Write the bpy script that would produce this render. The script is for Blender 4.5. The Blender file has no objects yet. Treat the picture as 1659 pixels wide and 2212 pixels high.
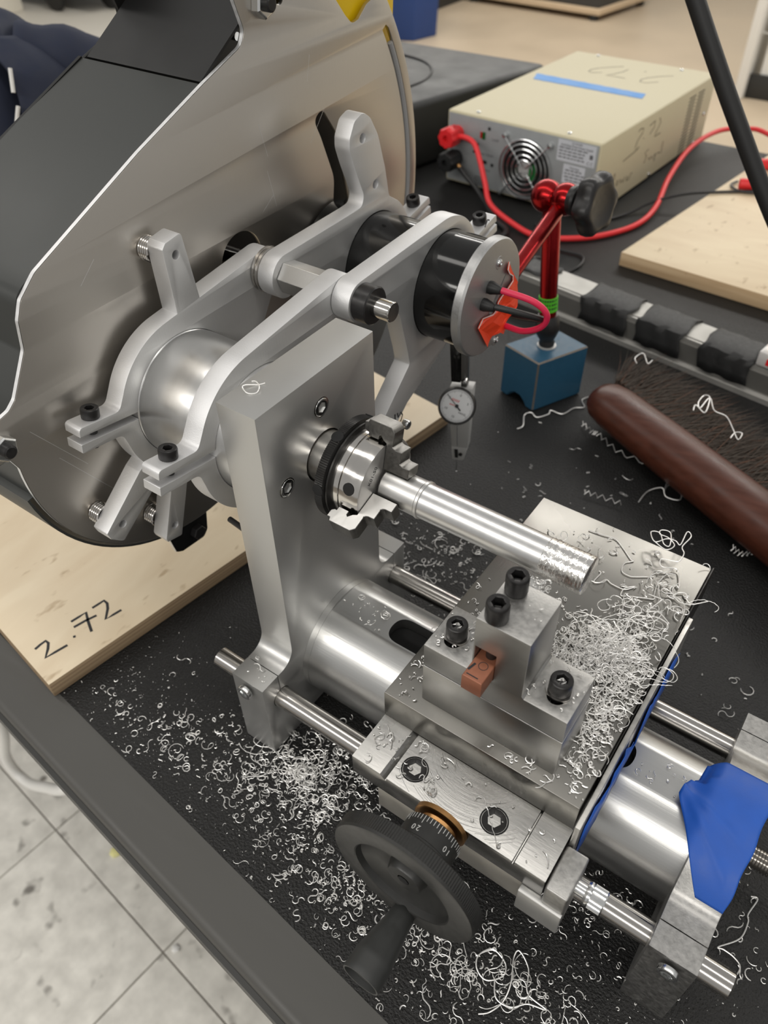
import bpy, bmesh, math, random
from mathutils import Vector, Matrix
from math import sin, cos, pi, radians, hypot, atan2
random.seed(7)
scene = bpy.context.scene
COL = scene.collection

# ------------------------------------------------------------------ camera, world, lights, exposure
cam_data = bpy.data.cameras.new('camera')
cam = bpy.data.objects.new('camera', cam_data)
COL.objects.link(cam)
cam.matrix_world = Matrix(((0.8157339, -0.3924778, 0.4248992, 0.248477),
                           (0.5782111, 0.5733723, -0.5804448, -0.203738),
                           (-0.0158137, 0.7191699, 0.6946543, 0.487432),
                           (0, 0, 0, 1)))
cam_data.sensor_fit = 'HORIZONTAL'
cam_data.sensor_width = 36.0
cam_data.lens = 36.0 * 1701.67 / 1659.0
cam_data.clip_start = 0.01
cam_data.clip_end = 60
cam_data.dof.use_dof = True
cam_data.dof.focus_distance = 0.42
cam_data.dof.aperture_fstop = 15.0
scene.camera = cam

world = bpy.data.worlds.new('world')
scene.world = world
world.use_nodes = True
world.node_tree.nodes['Background'].inputs[0].default_value = (1.0, 0.985, 0.955, 1)
world.node_tree.nodes['Background'].inputs[1].default_value = 0.42


def ceiling_lamp(x, y, sx, sy, power, rz=0):
    l = bpy.data.lights.new('ceiling_panel', 'AREA')
    l.shape = 'RECTANGLE'
    l.size, l.size_y = sx, sy
    l.energy = power
    l.color = (1.0, 0.965, 0.91)
    o = bpy.data.objects.new('ceiling_panel', l)
    o.location = (x, y, 1.95)
    o.rotation_euler = (0, 0, radians(rz))
    COL.objects.link(o)


# rows of fluorescent fittings running along the bench
for ly, xs, pw, wd in ((-0.06, (-2.45, -1.05, 0.35, 1.75), 5.5, .26), (3.6, (-3.85, -2.45, -1.05, 0.35, 1.75), 29, .6),
                       (-2.55, (-2.45, -1.05, 0.35, 1.75), 28, .55), (5.6, (-3.85, -2.45, -1.05, 0.35), 19, .55)):
    for lx in xs:
        ceiling_lamp(lx, ly, 1.36, wd, pw, 0)

scene.view_settings.view_transform = 'Standard'
scene.view_settings.look = 'None'
scene.view_settings.gamma = 1
scene.view_settings.use_curve_mapping = False
scene.view_settings.exposure = 0.0


# ------------------------------------------------------------------ materials
def srgb(r, g, b):
    f = lambda c: c / 12.92 if c <= 0.04045 else ((c + 0.055) / 1.055) ** 2.4
    return (f(r / 255), f(g / 255), f(b / 255), 1)


def mat(name, col, metal=0.0, rough=0.5, var=0.12, scale=40.0, stretch=(1, 1, 1), bump=0.0, bscale=400.0,
        bstretch=None, rvar=0.08, spec=0.5, detail=4.0, alpha=None, coat=0.0, tint=None, anis=0.0, bdist=0.00012):
    m = bpy.data.materials.new(name)
    m.use_nodes = True
    nt = m.node_tree
    N, L = nt.nodes, nt.links
    b = N['Principled BSDF']
    b.inputs['Metallic'].default_value = metal
    b.inputs['Specular IOR Level'].default_value = spec
    b.inputs['Coat Weight'].default_value = coat
    if anis:
        b.inputs['Anisotropic'].default_value = anis
    tc = N.new('ShaderNodeTexCoord')
    mp = N.new('ShaderNodeMapping')
    mp.inputs['Scale'].default_value = stretch
    L.new(tc.outputs['Object'], mp.inputs['Vector'])
    nz = N.new('ShaderNodeTexNoise')
    nz.inputs['Scale'].default_value = scale
    nz.inputs['Detail'].default_value = detail
    L.new(mp.outputs[0], nz.inputs['Vector'])
    mix = N.new('ShaderNodeMix')
    mix.data_type = 'RGBA'
    lo = tuple(c * (1 - var) for c in col[:3]) + (1,)
    hi = tuple(min(1, c * (1 + var)) for c in col[:3]) + (1,)
    if tint:
        lo = tint
    mix.inputs[6].default_value = lo
    mix.inputs[7].default_value = hi
    L.new(nz.outputs['Fac'], mix.inputs[0])
    L.new(mix.outputs[2], b.inputs['Base Color'])
    mr = N.new('ShaderNodeMapRange')
    mr.inputs['From Min'].default_value = 0.25
    mr.inputs['From Max'].default_value = 0.75
    mr.inputs['To Min'].default_value = max(0.02, rough - rvar)
    mr.inputs['To Max'].default_value = min(1, rough + rvar)
    L.new(nz.outputs['Fac'], mr.inputs['Value'])
    L.new(mr.outputs[0], b.inputs['Roughness'])
    if bump:
        mp2 = N.new('ShaderNodeMapping')
        mp2.inputs['Scale'].default_value = bstretch or stretch
        L.new(tc.outputs['Object'], mp2.inputs['Vector'])
        n2 = N.new('ShaderNodeTexNoise')
        n2.inputs['Scale'].default_value = bscale
        n2.inputs['Detail'].default_value = 3
        L.new(mp2.outputs[0], n2.inputs['Vector'])
        bp = N.new('ShaderNodeBump')
        bp.inputs['Strength'].default_value = bump
        bp.inputs['Distance'].default_value = bdist
        L.new(n2.outputs['Fac'], bp.inputs['Height'])
        L.new(bp.outputs[0], b.inputs['Normal'])
    return m


M = {}
M['alu'] = mat('machined_aluminium', (0.62, 0.615, 0.60, 1), 1, 0.34, 0.04, 30, (1, 1, 1), 0.3, 900, (1, 1, 0.08), rvar=.03)
M['alu_head'] = mat('milled_aluminium', (0.56, 0.558, 0.545, 1), .84, 0.38, 0.06, 18, (1, 1, 1), 0.35, 500, (1, 0.3, 1), rvar=.05)
M['alu_blast'] = mat('waterjet_aluminium', (0.76, 0.76, 0.765, 1), 1, 0.58, 0.05, 60, (1, 1, 1), 0.6, 1500, rvar=.04)
M['alu_face'] = mat('brushed_arm_face', (0.64, 0.64, 0.635, 1), .70, 0.46, 0.06, 70, (1, .25, 1), 0.5, 900, (1, 1.0, .06), rvar=.05)
M['alu_turned'] = mat('turned_aluminium', (0.70, 0.70, 0.695, 1), 1, 0.31, 0.03, 300, (1, 0.02, 0.02), 0.1, 2600, (1, 0.01, 0.01), rvar=.02)
M['alu_rough'] = mat('rough_turned_aluminium', (0.80, 0.79, 0.77, 1), 1, 0.24, 0.15, 700, (1, .35, .35), 1.0, 900, (1, .4, .4), bdist=.0005)
M['alu_stock'] = mat('drawn_aluminium', (0.66, 0.655, 0.64, 1), 1, 0.36, 0.14, 90, (0.2, 1, 1), 0.15, 700, (.2, 1, 1))
M['bed'] = mat('bed_aluminium', (0.60, 0.60, 0.59, 1), 1, 0.30, 0.04, 60, (0.05, 1, 1), 0.3, 800, (.04, 1, 1), rvar=.03)
M['plate_steel'] = mat('ground_steel', (0.265, 0.257, 0.238, 1), 1, 0.28, 0.08, 14, (1, 1, 1), 0.3, 900, (1, .12, 1), rvar=.05)
M['saddle'] = mat('flycut_aluminium', (0.34, 0.335, 0.322, 1), 1, 0.25, 0.08, 30, (1, 1, 1), 0.25, 600, (.2, 1, 1), rvar=.05)
M['post'] = mat('tool_post_aluminium', (0.40, 0.396, 0.385, 1), 1, 0.36, 0.05, 50, (.3, 1, 1), 0.4, 900, (.12, 1, 1), rvar=.04)
M['speckle'] = mat('chip_stained_aluminium', (0.44, 0.433, 0.418, 1), 1, 0.42, 0.28, 420, (1, 1, 1), 0.5, 900, detail=6)
M['rod'] = mat('polished_shaft_steel', (0.52, 0.50, 0.475, 1), 1, 0.17, 0.06, 80, (.05, 1, 1))
M['chrome'] = mat('chuck_steel', (0.62, 0.60, 0.57, 1), 1, 0.13, 0.05, 100)
M['chuck_face'] = mat('satin_chuck_face', (0.50, 0.49, 0.475, 1), .9, 0.42, 0.06, 200)
M['jaw'] = mat('dark_jaw_steel', (0.20, 0.195, 0.185, 1), 1, 0.34, 0.22, 500, bump=0.15, bscale=1200)
M['jaw_lit'] = mat('lit_jaw_steel', (0.62, 0.61, 0.59, 1), 1, 0.35, 0.08, 300, (1, .2, 1), 0.3, 800)  # brighter jaw steel: overhead light put into the colour
M['ring_black'] = mat('blackened_steel', (0.028, 0.027, 0.026, 1), 0.6, 0.34, 0.2, 200)
M['black_oxide'] = mat('black_oxide_steel', (0.022, 0.021, 0.021, 1), 0.35, 0.36, 0.3, 300, bump=0.05, bscale=1500)
M['zinc'] = mat('bright_zinc', (0.75, 0.76, 0.76, 1), 1, 0.18, 0.1, 150)
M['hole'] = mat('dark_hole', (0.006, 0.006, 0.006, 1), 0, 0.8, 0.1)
M['guard'] = mat('guard_stainless', (0.56, 0.53, 0.485, 1), 1, 0.38, 0.05, 9, (1, 1, 1), 0.2, 500, (1, 1, .05), rvar=.03)
M['guard_edge'] = mat('cut_sheet_edge', (0.80, 0.80, 0.80, 1), 0.9, 0.5, 0.1, 300, bump=.2, bscale=1500)
M['cover'] = mat('cover_black_sheet', (0.034, 0.036, 0.034, 1), 0, 0.42, 0.06, 20, spec=.45, rvar=.03)
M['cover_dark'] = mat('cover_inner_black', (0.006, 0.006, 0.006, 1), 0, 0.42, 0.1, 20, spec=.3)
M['motor'] = mat('gloss_black_enamel', (0.006, 0.006, 0.006, 1), 0, 0.10, 0.2, 90, spec=.42, rvar=.02)
M['cast'] = mat('cast_aluminium', (0.44, 0.44, 0.44, 1), 0.85, 0.42, 0.14, 900, bump=0.35, bscale=2200)
M['red_wire'] = mat('crimson_wire', srgb(214, 40, 78), 0, 0.38, 0.05)
M['red_cable'] = mat('red_cable_rubber', srgb(232, 52, 56), 0, 0.45, 0.05)
M['black_wire'] = mat('black_wire', (0.014, 0.014, 0.014, 1), 0, 0.4, 0.1)
M['rubber'] = mat('black_rubber', (0.010, 0.010, 0.010, 1), 0, 0.5, 0.2)
M['orange'] = mat('orange_sticker', srgb(238, 66, 22), 0, 0.5, 0.05)
M['yellow'] = mat('yellow_plastic', srgb(236, 196, 10), 0, 0.4, 0.04)
M['wheel'] = mat('handwheel_black', (0.026, 0.026, 0.0245, 1), 0, 0.36, 0.1, 200)
M['wheel_grip'] = mat('handle_black', (0.030, 0.031, 0.030, 1), 0, 0.45, 0.1, 200)
M['knurl'] = mat('knurl_black', (0.020, 0.020, 0.019, 1), 0.2, 0.45, 0.3, 800, bump=.4, bscale=1500)
M['white_ink'] = mat('white_ink', (0.75, 0.75, 0.73, 1), 0, 0.6, 0.02)
M['brass'] = mat('oilite_bronze', (0.46, 0.25, 0.10, 1), 1, 0.33, 0.2, 160)
M['copper'] = mat('brown_coated_tool', (0.30, 0.115, 0.065, 1), 0.35, 0.36, 0.22, 160)
M['blue_tape'] = mat('blue_tape', (0.010, 0.085, 0.42, 1), 0, 0.55, 0.12, 120, bump=0.3, bscale=900)
M['painter'] = mat('painters_tape', (0.06, 0.27, 0.66, 1), 0, 0.5, 0.06, 60)
M['chip'] = mat('aluminium_swarf', (0.95, 0.94, 0.92, 1), .85, 0.40, 0.03, 100)
M['mat_black'] = mat('pebbled_rubber_mat', (0.0085, 0.0083, 0.008, 1), 0, 0.48, 0.35, 900, bump=1.0, bscale=620, spec=.42, bdist=.0012)
M['rim'] = mat('table_rim_laminate', (0.062, 0.060, 0.055, 1), 0, 0.52, 0.10, 60, (.3, 3, 1), .1, 300)
M['blue_iron'] = mat('blue_hammer_paint', (0.022, 0.088, 0.155, 1), 0, 0.42, 0.16, 300, bump=.25, bscale=900)
M['iron_edge'] = mat('worn_iron', (0.22, 0.19, 0.16, 1), .5, 0.45, 0.25, 300)
M['red_ano'] = mat('red_anodised', (0.33, 0.012, 0.014, 1), 0.9, 0.22, 0.06, 60)
M['knob'] = mat('black_knob', (0.017, 0.016, 0.016, 1), 0, 0.38, 0.1, 200)
M['green'] = mat('green_label', srgb(88, 196, 42), 0, 0.5, 0.03)
M['ink'] = mat('black_ink', (0.018, 0.018, 0.02, 1), 0, 0.6, 0.1)
M['ink_soft'] = mat('faded_marker', (0.20, 0.17, 0.115, 1), 0, 0.6, 0.1)
M['dial'] = mat('white_dial', (0.70, 0.71, 0.72, 1), 0, 0.35, 0.02)
M['red_ink'] = mat('red_ink', (0.62, 0.06, 0.05, 1), 0, 0.5, 0.05)
M['satin'] = mat('satin_chrome', (0.50, 0.50, 0.49, 1), .3, 0.42, 0.04, 200)
M['psu'] = mat('cream_powder_coat', srgb(203, 194, 163), 0, 0.55, 0.04, 300, bump=.3, bscale=1500)
M['psu_back'] = mat('grey_panel', (0.33, 0.345, 0.35, 1), 0.25, 0.42, 0.05, 100)
M['label'] = mat('silver_label', (0.62, 0.64, 0.68, 1), 0.1, 0.4, 0.02)
M['label_ink'] = mat('label_print', (0.12, 0.12, 0.13, 1), 0, 0.6, 0.02)
M['red_plastic'] = mat('red_plastic', srgb(222, 40, 44), 0, 0.4, 0.05)
M['green_pcb'] = mat('green_plastic', (0.01, 0.16, 0.03, 1), 0, 0.5, 0.1)
M['wood_brush'] = mat('varnished_brown_wood', (0.072, 0.0195, 0.0095, 1), 0, 0.36, 0.55, 26, (1, 6, 6), .4, 300, (1, 6, 6), spec=.45)
M['bristle'] = mat('dark_bristle', (0.085, 0.068, 0.055, 1), 0, 0.55, 0.5, 300)
M['bristle_tip'] = mat('reddish_bristle_tip', (0.14, 0.075, 0.05, 1), 0, 0.6, 0.4, 300)
M['rail'] = mat('anodised_rail', (0.42, 0.41, 0.385, 1), .6, 0.5, 0.05, 60)
M['gaffer'] = mat('black_gaffer_tape', (0.016, 0.016, 0.016, 1), 0, 0.55, 0.2, 300, bump=.2, bscale=900)
M['case'] = mat('black_case', (0.020, 0.0205, 0.020, 1), 0, 0.48, 0.12, 20)
M['navy'] = mat('navy_cloth', (0.016, 0.021, 0.042, 1), 0, 0.85, 0.2, 60, bump=.2, bscale=900)
M['white'] = mat('white_plastic', (0.72, 0.71, 0.68, 1), 0, 0.5, 0.04)
M['clear'] = mat('clear_box', (0.62, 0.6, 0.58, 1), 0, 0.2, 0.04)
M['bin'] = mat('blue_bin', (0.010, 0.042, 0.17, 1), 0, 0.45, 0.08)
M['cart'] = mat('dark_cart', (0.045, 0.043, 0.04, 1), 0, 0.6, 0.1)
M['pale_wood'] = mat('pale_wood', (0.55, 0.42, 0.28, 1), 0, 0.6, 0.1)
M['wallpaint'] = mat('wall_paint', (0.70, 0.69, 0.65, 1), 0, 0.7, 0.03, 4)
M['basebd'] = mat('black_baseboard', (0.022, 0.022, 0.02, 1), 0, 0.5, 0.1)
M['acrylic'] = mat('scuffed_aluminium_strip', (0.50, 0.49, 0.465, 1), .9, 0.34, 0.22, 200, bump=.4, bscale=900)


def wood_mat(name, c1, c2, stretch, edge=False):
    m = bpy.data.materials.new(name)
    m.use_nodes = True
    N, L = m.node_tree.nodes, m.node_tree.links
    b = N['Principled BSDF']
    b.inputs['Roughness'].default_value = 0.5
    tc = N.new('ShaderNodeTexCoord')
    mp = N.new('ShaderNodeMapping')
    mp.inputs['Scale'].default_value = stretch
    mp.inputs['Rotation'].default_value = (0, 0, radians(-9))
    L.new(tc.outputs['Object'], mp.inputs[0])
    nz = N.new('ShaderNodeTexNoise')
    nz.inputs['Scale'].default_value = 9
    nz.inputs['Detail'].default_value = 6
    nz.inputs['Distortion'].default_value = 0.6
    L.new(mp.outputs[0], nz.inputs['Vector'])
    r = N.new('ShaderNodeValToRGB')
    r.color_ramp.elements[0].position = 0.32
    r.color_ramp.elements[0].color = c2
    r.color_ramp.elements[1].position = 0.66
    r.color_ramp.elements[1].color = c1
    L.new(nz.outputs['Fac'], r.inputs[0])
    # small dents and specks
    n2 = N.new('ShaderNodeTexNoise')
    n2.inputs['Scale'].default_value = 95
    n2.inputs['Detail'].default_value = 2
    mp2 = N.new('ShaderNodeMapping')
    mp2.inputs['Scale'].default_value = (1, .45, 1)
    L.new(tc.outputs['Object'], mp2.inputs[0])
    L.new(mp2.outputs[0], n2.inputs['Vector'])
    r2 = N.new('ShaderNodeValToRGB')
    r2.color_ramp.elements[0].position = 0.26
    r2.color_ramp.elements[0].color = (.62, .55, .47, 1)
    r2.color_ramp.elements[1].position = 0.34
    r2.color_ramp.elements[1].color = (1, 1, 1, 1)
    L.new(n2.outputs['Fac'], r2.inputs[0])
    mx = N.new('ShaderNodeMix')
    mx.data_type = 'RGBA'
    mx.blend_type = 'MULTIPLY'
    mx.inputs[0].default_value = 0.8
    L.new(r.outputs[0], mx.inputs[6])
    L.new(r2.outputs[0], mx.inputs[7])
    L.new(mx.outputs[2], b.inputs['Base Color'])
    return m


M['birch'] = wood_mat('birch_ply_face', (0.74, 0.63, 0.46, 1), (0.65, 0.53, 0.37, 1), (3, 1, 1))
M['birch2'] = wood_mat('birch_ply_face_right', (0.76, 0.63, 0.43, 1), (0.68, 0.54, 0.36, 1), (1, 3, 1))
M['ply_edge'] = wood_mat('ply_edge', (0.42, 0.31, 0.19, 1), (0.22, 0.15, 0.09, 1), (.25, .25, 40))
M['ply_edge2'] = wood_mat('ply_edge_light', (0.66, 0.49, 0.30, 1), (0.50, 0.34, 0.19, 1), (.4, .4, 12))


def floor_mat():
    m = bpy.data.materials.new('speckled_vinyl_floor')
    m.use_nodes = True
    N, L = m.node_tree.nodes, m.node_tree.links
    b = N['Principled BSDF']
    b.inputs['Roughness'].default_value = 0.42
    tc = N.new('ShaderNodeTexCoord')
    nz = N.new('ShaderNodeTexNoise')
    nz.inputs['Scale'].default_value = 30
    nz.inputs['Detail'].default_value = 8
    L.new(tc.outputs['Object'], nz.inputs['Vector'])
    r = N.new('ShaderNodeValToRGB')
    r.color_ramp.elements[0].position = 0.30
    r.color_ramp.elements[0].color = (0.58, 0.56, 0.51, 1)
    r.color_ramp.elements[1].position = 0.70
    r.color_ramp.elements[1].color = (0.80, 0.775, 0.71, 1)
    L.new(nz.outputs['Fac'], r.inputs[0])
    v = N.new('ShaderNodeTexNoise')
    v.inputs['Scale'].default_value = 26
    v.inputs['Detail'].default_value = 2
    v.inputs['Roughness'].default_value = .4
    L.new(tc.outputs['Object'], v.inputs['Vector'])
    r2 = N.new('ShaderNodeValToRGB')
    r2.color_ramp.elements[0].position = 0.27
    r2.color_ramp.elements[0].color = (.28, .27, .26, 1)
    r2.color_ramp.elements[1].position = 0.37
    r2.color_ramp.elements[1].color = (1, 1, 1, 1)
    L.new(v.outputs['Fac'], r2.inputs[0])
    mx = N.new('ShaderNodeMix')
    mx.data_type = 'RGBA'
    mx.blend_type = 'MULTIPLY'
    mx.inputs[0].default_value = 1
    L.new(r.outputs[0], mx.inputs[6])
    L.new(r2.outputs[0], mx.inputs[7])
    L.new(mx.outputs[2], b.inputs['Base Color'])
    return m


M['floor'] = floor_mat()
M['floor_far'] = mat('tan_concrete_floor', (0.42, 0.34, 0.245, 1), 0, 0.4, 0.10, 3)


# ------------------------------------------------------------------ geometry helpers
class MB:
    def __init__(s):
        s.v, s.f, s.m = [], [], []
        s.cur = 0

    def add(s, vs, fs, mi=None):
        o = len(s.v)
        s.v += [tuple(p) for p in vs]
        for f in fs:
            s.f.append(tuple(i + o for i in f))
            s.m.append(s.cur if mi is None else mi)
        return s

    def box(s, x0, x1, y0, y1, z0, z1, fn=None):
        vs = [(x, y, z) for x in (x0, x1) for y in (y0, y1) for z in (z0, z1)]
        if fn:
            vs = [fn(*p) for p in vs]
        return s.add(vs, [(0, 1, 3, 2), (4, 6, 7, 5), (0, 4, 5, 1), (2, 3, 7, 6), (0, 2, 6, 4), (1, 5, 7, 3)])

    def lathe(s, prof, origin=(0, 0, 0), axis=(0, 0, 1), n=32, ref=None, caps=True, rf=None):
        """prof: (height along the axis, radius); rf(height_index, angle, r) may change a radius"""
        a = Vector(axis).normalized()
        u = Vector(ref) if ref else (Vector((1, 0, 0)) if abs(a.x) < .9 else Vector((0, 1, 0)))
        u = (u - a * u.dot(a)).normalized()
        w = a.cross(u)
        O = Vector(origin)
        vs = []
        for i, (h, r) in enumerate(prof):
            for k in range(n):
                t = 2 * pi * k / n
                rr = rf(i, t, r) if rf else r
                vs.append(O + a * h + u * (rr * cos(t)) + w * (rr * sin(t)))
        fs = []
        for i in range(len(prof) - 1):
            for k in range(n):
                j = (k + 1) % n
                fs.append((i * n + k, i * n + j, (i + 1) * n + j, (i + 1) * n + k))
        if caps:
            fs.append(tuple(reversed(range(n))))
            fs.append(tuple(range((len(prof) - 1) * n, len(prof) * n)))
        return s.add(vs, fs)

    def tube(s, path, r, n=8, caps=True):
        P = [Vector(p) for p in path]
        R = r if isinstance(r, (list, tuple)) else [r] * len(P)
        vs, fs = [], []
        up = None
        for i, p in enumerate(P):
            t = (P[min(i + 1, len(P) - 1)] - P[max(i - 1, 0)])
            if t.length < 1e-9:
                t = Vector((0, 0, 1))
            t.normalize()
            if up is None:
                up = Vector((0, 0, 1)) if abs(t.z) < .9 else Vector((1, 0, 0))
            up = (up - t * up.dot(t))
            if up.length < 1e-6:
                up = t.orthogonal()
            up.normalize()
            w = t.cross(up)
            for k in range(n):
                a = 2 * pi * k / n
                vs.append(p + (up * cos(a) + w * sin(a)) * R[i])
        for i in range(len(P) - 1):
            for k in range(n):
                j = (k + 1) % n
                fs.append((i * n + k, i * n + j, (i + 1) * n + j, (i + 1) * n + k))
        if caps:
            fs.append(tuple(reversed(range(n))))
            fs.append(tuple(range((len(P) - 1) * n, len(P) * n)))
        return s.add(vs, fs)

    def ribbon(s, path, w, nrm=(0, 0, 1), th=0.0002):
        """flat stroke of width w lying on a surface with the given normal"""
        P = [Vector(p) for p in path]
        nn = Vector(nrm).normalized()
        vs, fs = [], []
        for i, p in enumerate(P):
            t = (P[min(i + 1, len(P) - 1)] - P[max(i - 1, 0)]).normalized()
            d = nn.cross(t).normalized() * (w / 2)
            vs += [p - d, p + d, p + d + nn * th, p - d + nn * th]
        for i in range(len(P) - 1):
            a, b = 4 * i, 4 * i + 4
            for k in range(4):
                j = (k + 1) % 4
                fs.append((a + k, a + j, b + j, b + k))
        fs += [(3, 2, 1, 0), tuple(range(len(vs) - 4, len(vs)))]
        return s.add(vs, fs)

    def mesh(s, o):
        """append an existing mesh object's data"""
        me = o if isinstance(o, bpy.types.Mesh) else o.data
        return s.add([tuple(v.co) for v in me.vertices], [tuple(p.vertices) for p in me.polygons])


TR = {}          # world translation of every object (nothing is rotated by its parent)


def link(o, parent=None, at=(0, 0, 0)):
    COL.objects.link(o)
    at = Vector(at)
    if parent is not None:
        o.parent = parent
        o.location = at - TR[parent.name]
    else:
        o.location = at
    TR[o.name] = at
    return o


def finish(me, bevel=0, smooth=35, seg=2, recalc=True):
    bm = bmesh.new()
    bm.from_mesh(me)
    if recalc:
        bmesh.ops.recalc_face_normals(bm, faces=bm.faces)
    if bevel:
        es = [e for e in bm.edges if len(e.link_faces) == 2 and e.calc_face_angle(0) > radians(40)]
        bmesh.ops.bevel(bm, geom=es, offset=bevel, segments=seg, profile=.5, affect='EDGES', clamp_overlap=True)
    bm.to_mesh(me)
    bm.free()
    if smooth:
        me.shade_smooth()
        me.set_sharp_from_angle(angle=radians(smooth))


def build(mb, name, material, parent=None, bevel=0, smooth=35, at=(0, 0, 0), seg=2, recalc=True):
    me = bpy.data.meshes.new(name)
    me.from_pydata(mb.v, [], mb.f)
    for x in (material if isinstance(material, (list, tuple)) else [material]):
        me.materials.append(x)
    if any(mb.m):
        me.polygons.foreach_set('material_index', mb.m)
    finish(me, bevel, smooth, seg, recalc)
    return link(bpy.data.objects.new(name, me), parent, at)


def inst(me, name, parent, at, rot=None):
    o = bpy.data.objects.new(name, me)
    link(o, parent, at)
    if rot is not None:
        o.rotation_euler = rot
    return o


def root(name, label, cat, at=(0, 0, 0), group=None):
    o = bpy.data.objects.new(name, None)
    o.empty_display_size = .02
    link(o, None, at)
    o['label'], o['category'] = label, cat
    if group:
        o['group'] = group
    return o


def tag(o, label, cat, group=None, kind=None):
    o['label'], o['category'] = label, cat
    if group:
        o['group'] = group
    if kind:
        o['kind'] = kind
    return o


def lab(o, label):
    o['label'] = label
    return o


def structure(o):
    o['kind'] = 'structure'
    return o


def circ(cx, cy, r, n=48, a0=0, a1=2 * pi, closed=True):
    k = n if closed else n + 1
    return [(cx + r * cos(a0 + (a1 - a0) * i / n), cy + r * sin(a0 + (a1 - a0) * i / n)) for i in range(k)]


def rounded(pts, rad, n=6):
    """polygon with rounded corners; rad is one radius or one per corner"""
    out = []
    N = len(pts)
    for i, p in enumerate(pts):
        r = rad[i] if isinstance(rad, (list, tuple)) else rad
        if r <= 0:
            out.append(tuple(p))
            continue
        p = Vector(p)
        a = Vector(pts[i - 1]) - p
        b = Vector(pts[(i + 1) % N]) - p
        la, lb = a.length, b.length
        a.normalize()
        b.normalize()
        ang = math.acos(max(-1, min(1, a.dot(b))))
        d = min(r / max(1e-6, math.tan(ang / 2)), .49 * la, .49 * lb)
        q0, q1 = p + a * d, p + b * d
        for k in range(n + 1):
            t = k / n
            q = q0 * (1 - t) ** 2 + p * 2 * t * (1 - t) + q1 * t * t
            out.append((q.x, q.y))
    return out


MAPS = {'x': lambda u, v, w: (w, u, v), 'z': lambda u, v, w: (u, v, w), 'y': lambda u, v, w: (u, w, v)}


def prism_mesh(outer, a0, a1, axis='x', holes=(), bevel=0.0003):
    """plate cut from an outline: filled curve, extruded along an axis between a0 and a1"""
    cu = bpy.data.curves.new('outline', 'CURVE')
    cu.dimensions = '2D'
    cu.fill_mode = 'BOTH'
    cu.extrude = max(1e-6, (a1 - a0) / 2 - bevel)
    cu.bevel_depth = bevel
    cu.bevel_resolution = 1
    cu.offset = -bevel
    for loop in [outer] + list(holes):
        sp = cu.splines.new('POLY')
        sp.points.add(len(loop) - 1)
        for i, p in enumerate(loop):
            sp.points[i].co = (p[0], p[1], 0, 1)
        sp.use_cyclic_u = True
    o = bpy.data.objects.new('outline', cu)
    COL.objects.link(o)
    dg = bpy.context.evaluated_depsgraph_get()
    me = bpy.data.meshes.new_from_object(o.evaluated_get(dg))
    bpy.data.objects.remove(o)
    bpy.data.curves.remove(cu)
    mid = (a0 + a1) / 2
    fn = MAPS[axis]
    for v in me.vertices:
        v.co = fn(v.co.x, v.co.y, v.co.z + mid)
    bm = bmesh.new()
    bm.from_mesh(me)
    bmesh.ops.remove_doubles(bm, verts=bm.verts, dist=1e-6)
    bmesh.ops.recalc_face_normals(bm, faces=bm.faces)
    bm.to_mesh(me)
    bm.free()
    return me


def prism(name, outer, a0, a1, material, parent=None, axis='x', holes=(), bevel=0.0003, smooth=30, at=(0, 0, 0)):
    me = prism_mesh(outer, a0, a1, axis, holes, bevel)
    me.name = name
    me.materials.clear()
    me.materials.append(material)
    me.shade_smooth()
    me.set_sharp_from_angle(angle=radians(smooth))
    return link(bpy.data.objects.new(name, me), parent, at)


def text_mesh(s, size, origin, xdir, ydir, extrude=0.00008):
    cu = bpy.data.curves.new('text', 'FONT')
    cu.body = s
    cu.size = size
    cu.extrude = extrude
    cu.align_x = 'CENTER'
    cu.align_y = 'CENTER'
    cu.resolution_u = 3
    o = bpy.data.objects.new('text', cu)
    COL.objects.link(o)
    dg = bpy.context.evaluated_depsgraph_get()
    me = bpy.data.meshes.new_from_object(o.evaluated_get(dg))
    bpy.data.objects.remove(o)
    x = Vector(xdir).normalized()
    y = Vector(ydir).normalized()
    z = x.cross(y)
    O = Vector(origin)
    for v in me.vertices:
        v.co = O + x * v.co.x + y * v.co.y + z * v.co.z
    return me


def boolean_cut(o, cutter):
    md = o.modifiers.new('cut', 'BOOLEAN')
    md.operation = 'DIFFERENCE'
    md.solver = 'EXACT'
    md.object = cutter
    dg = bpy.context.evaluated_depsgraph_get()
    me = bpy.data.meshes.new_from_object(o.evaluated_get(dg))
    o.modifiers.clear()
    old = o.data
    o.data = me
    me.name = old.name
    me.shade_smooth()
    me.set_sharp_from_angle(angle=radians(30))
    bpy.data.objects.remove(cutter)


def hexr(t, flat):
    """radius of a hexagon (across-flats half width) in direction t"""
    k = (t % (pi / 3)) - pi / 6
    return flat / cos(k)


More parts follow.
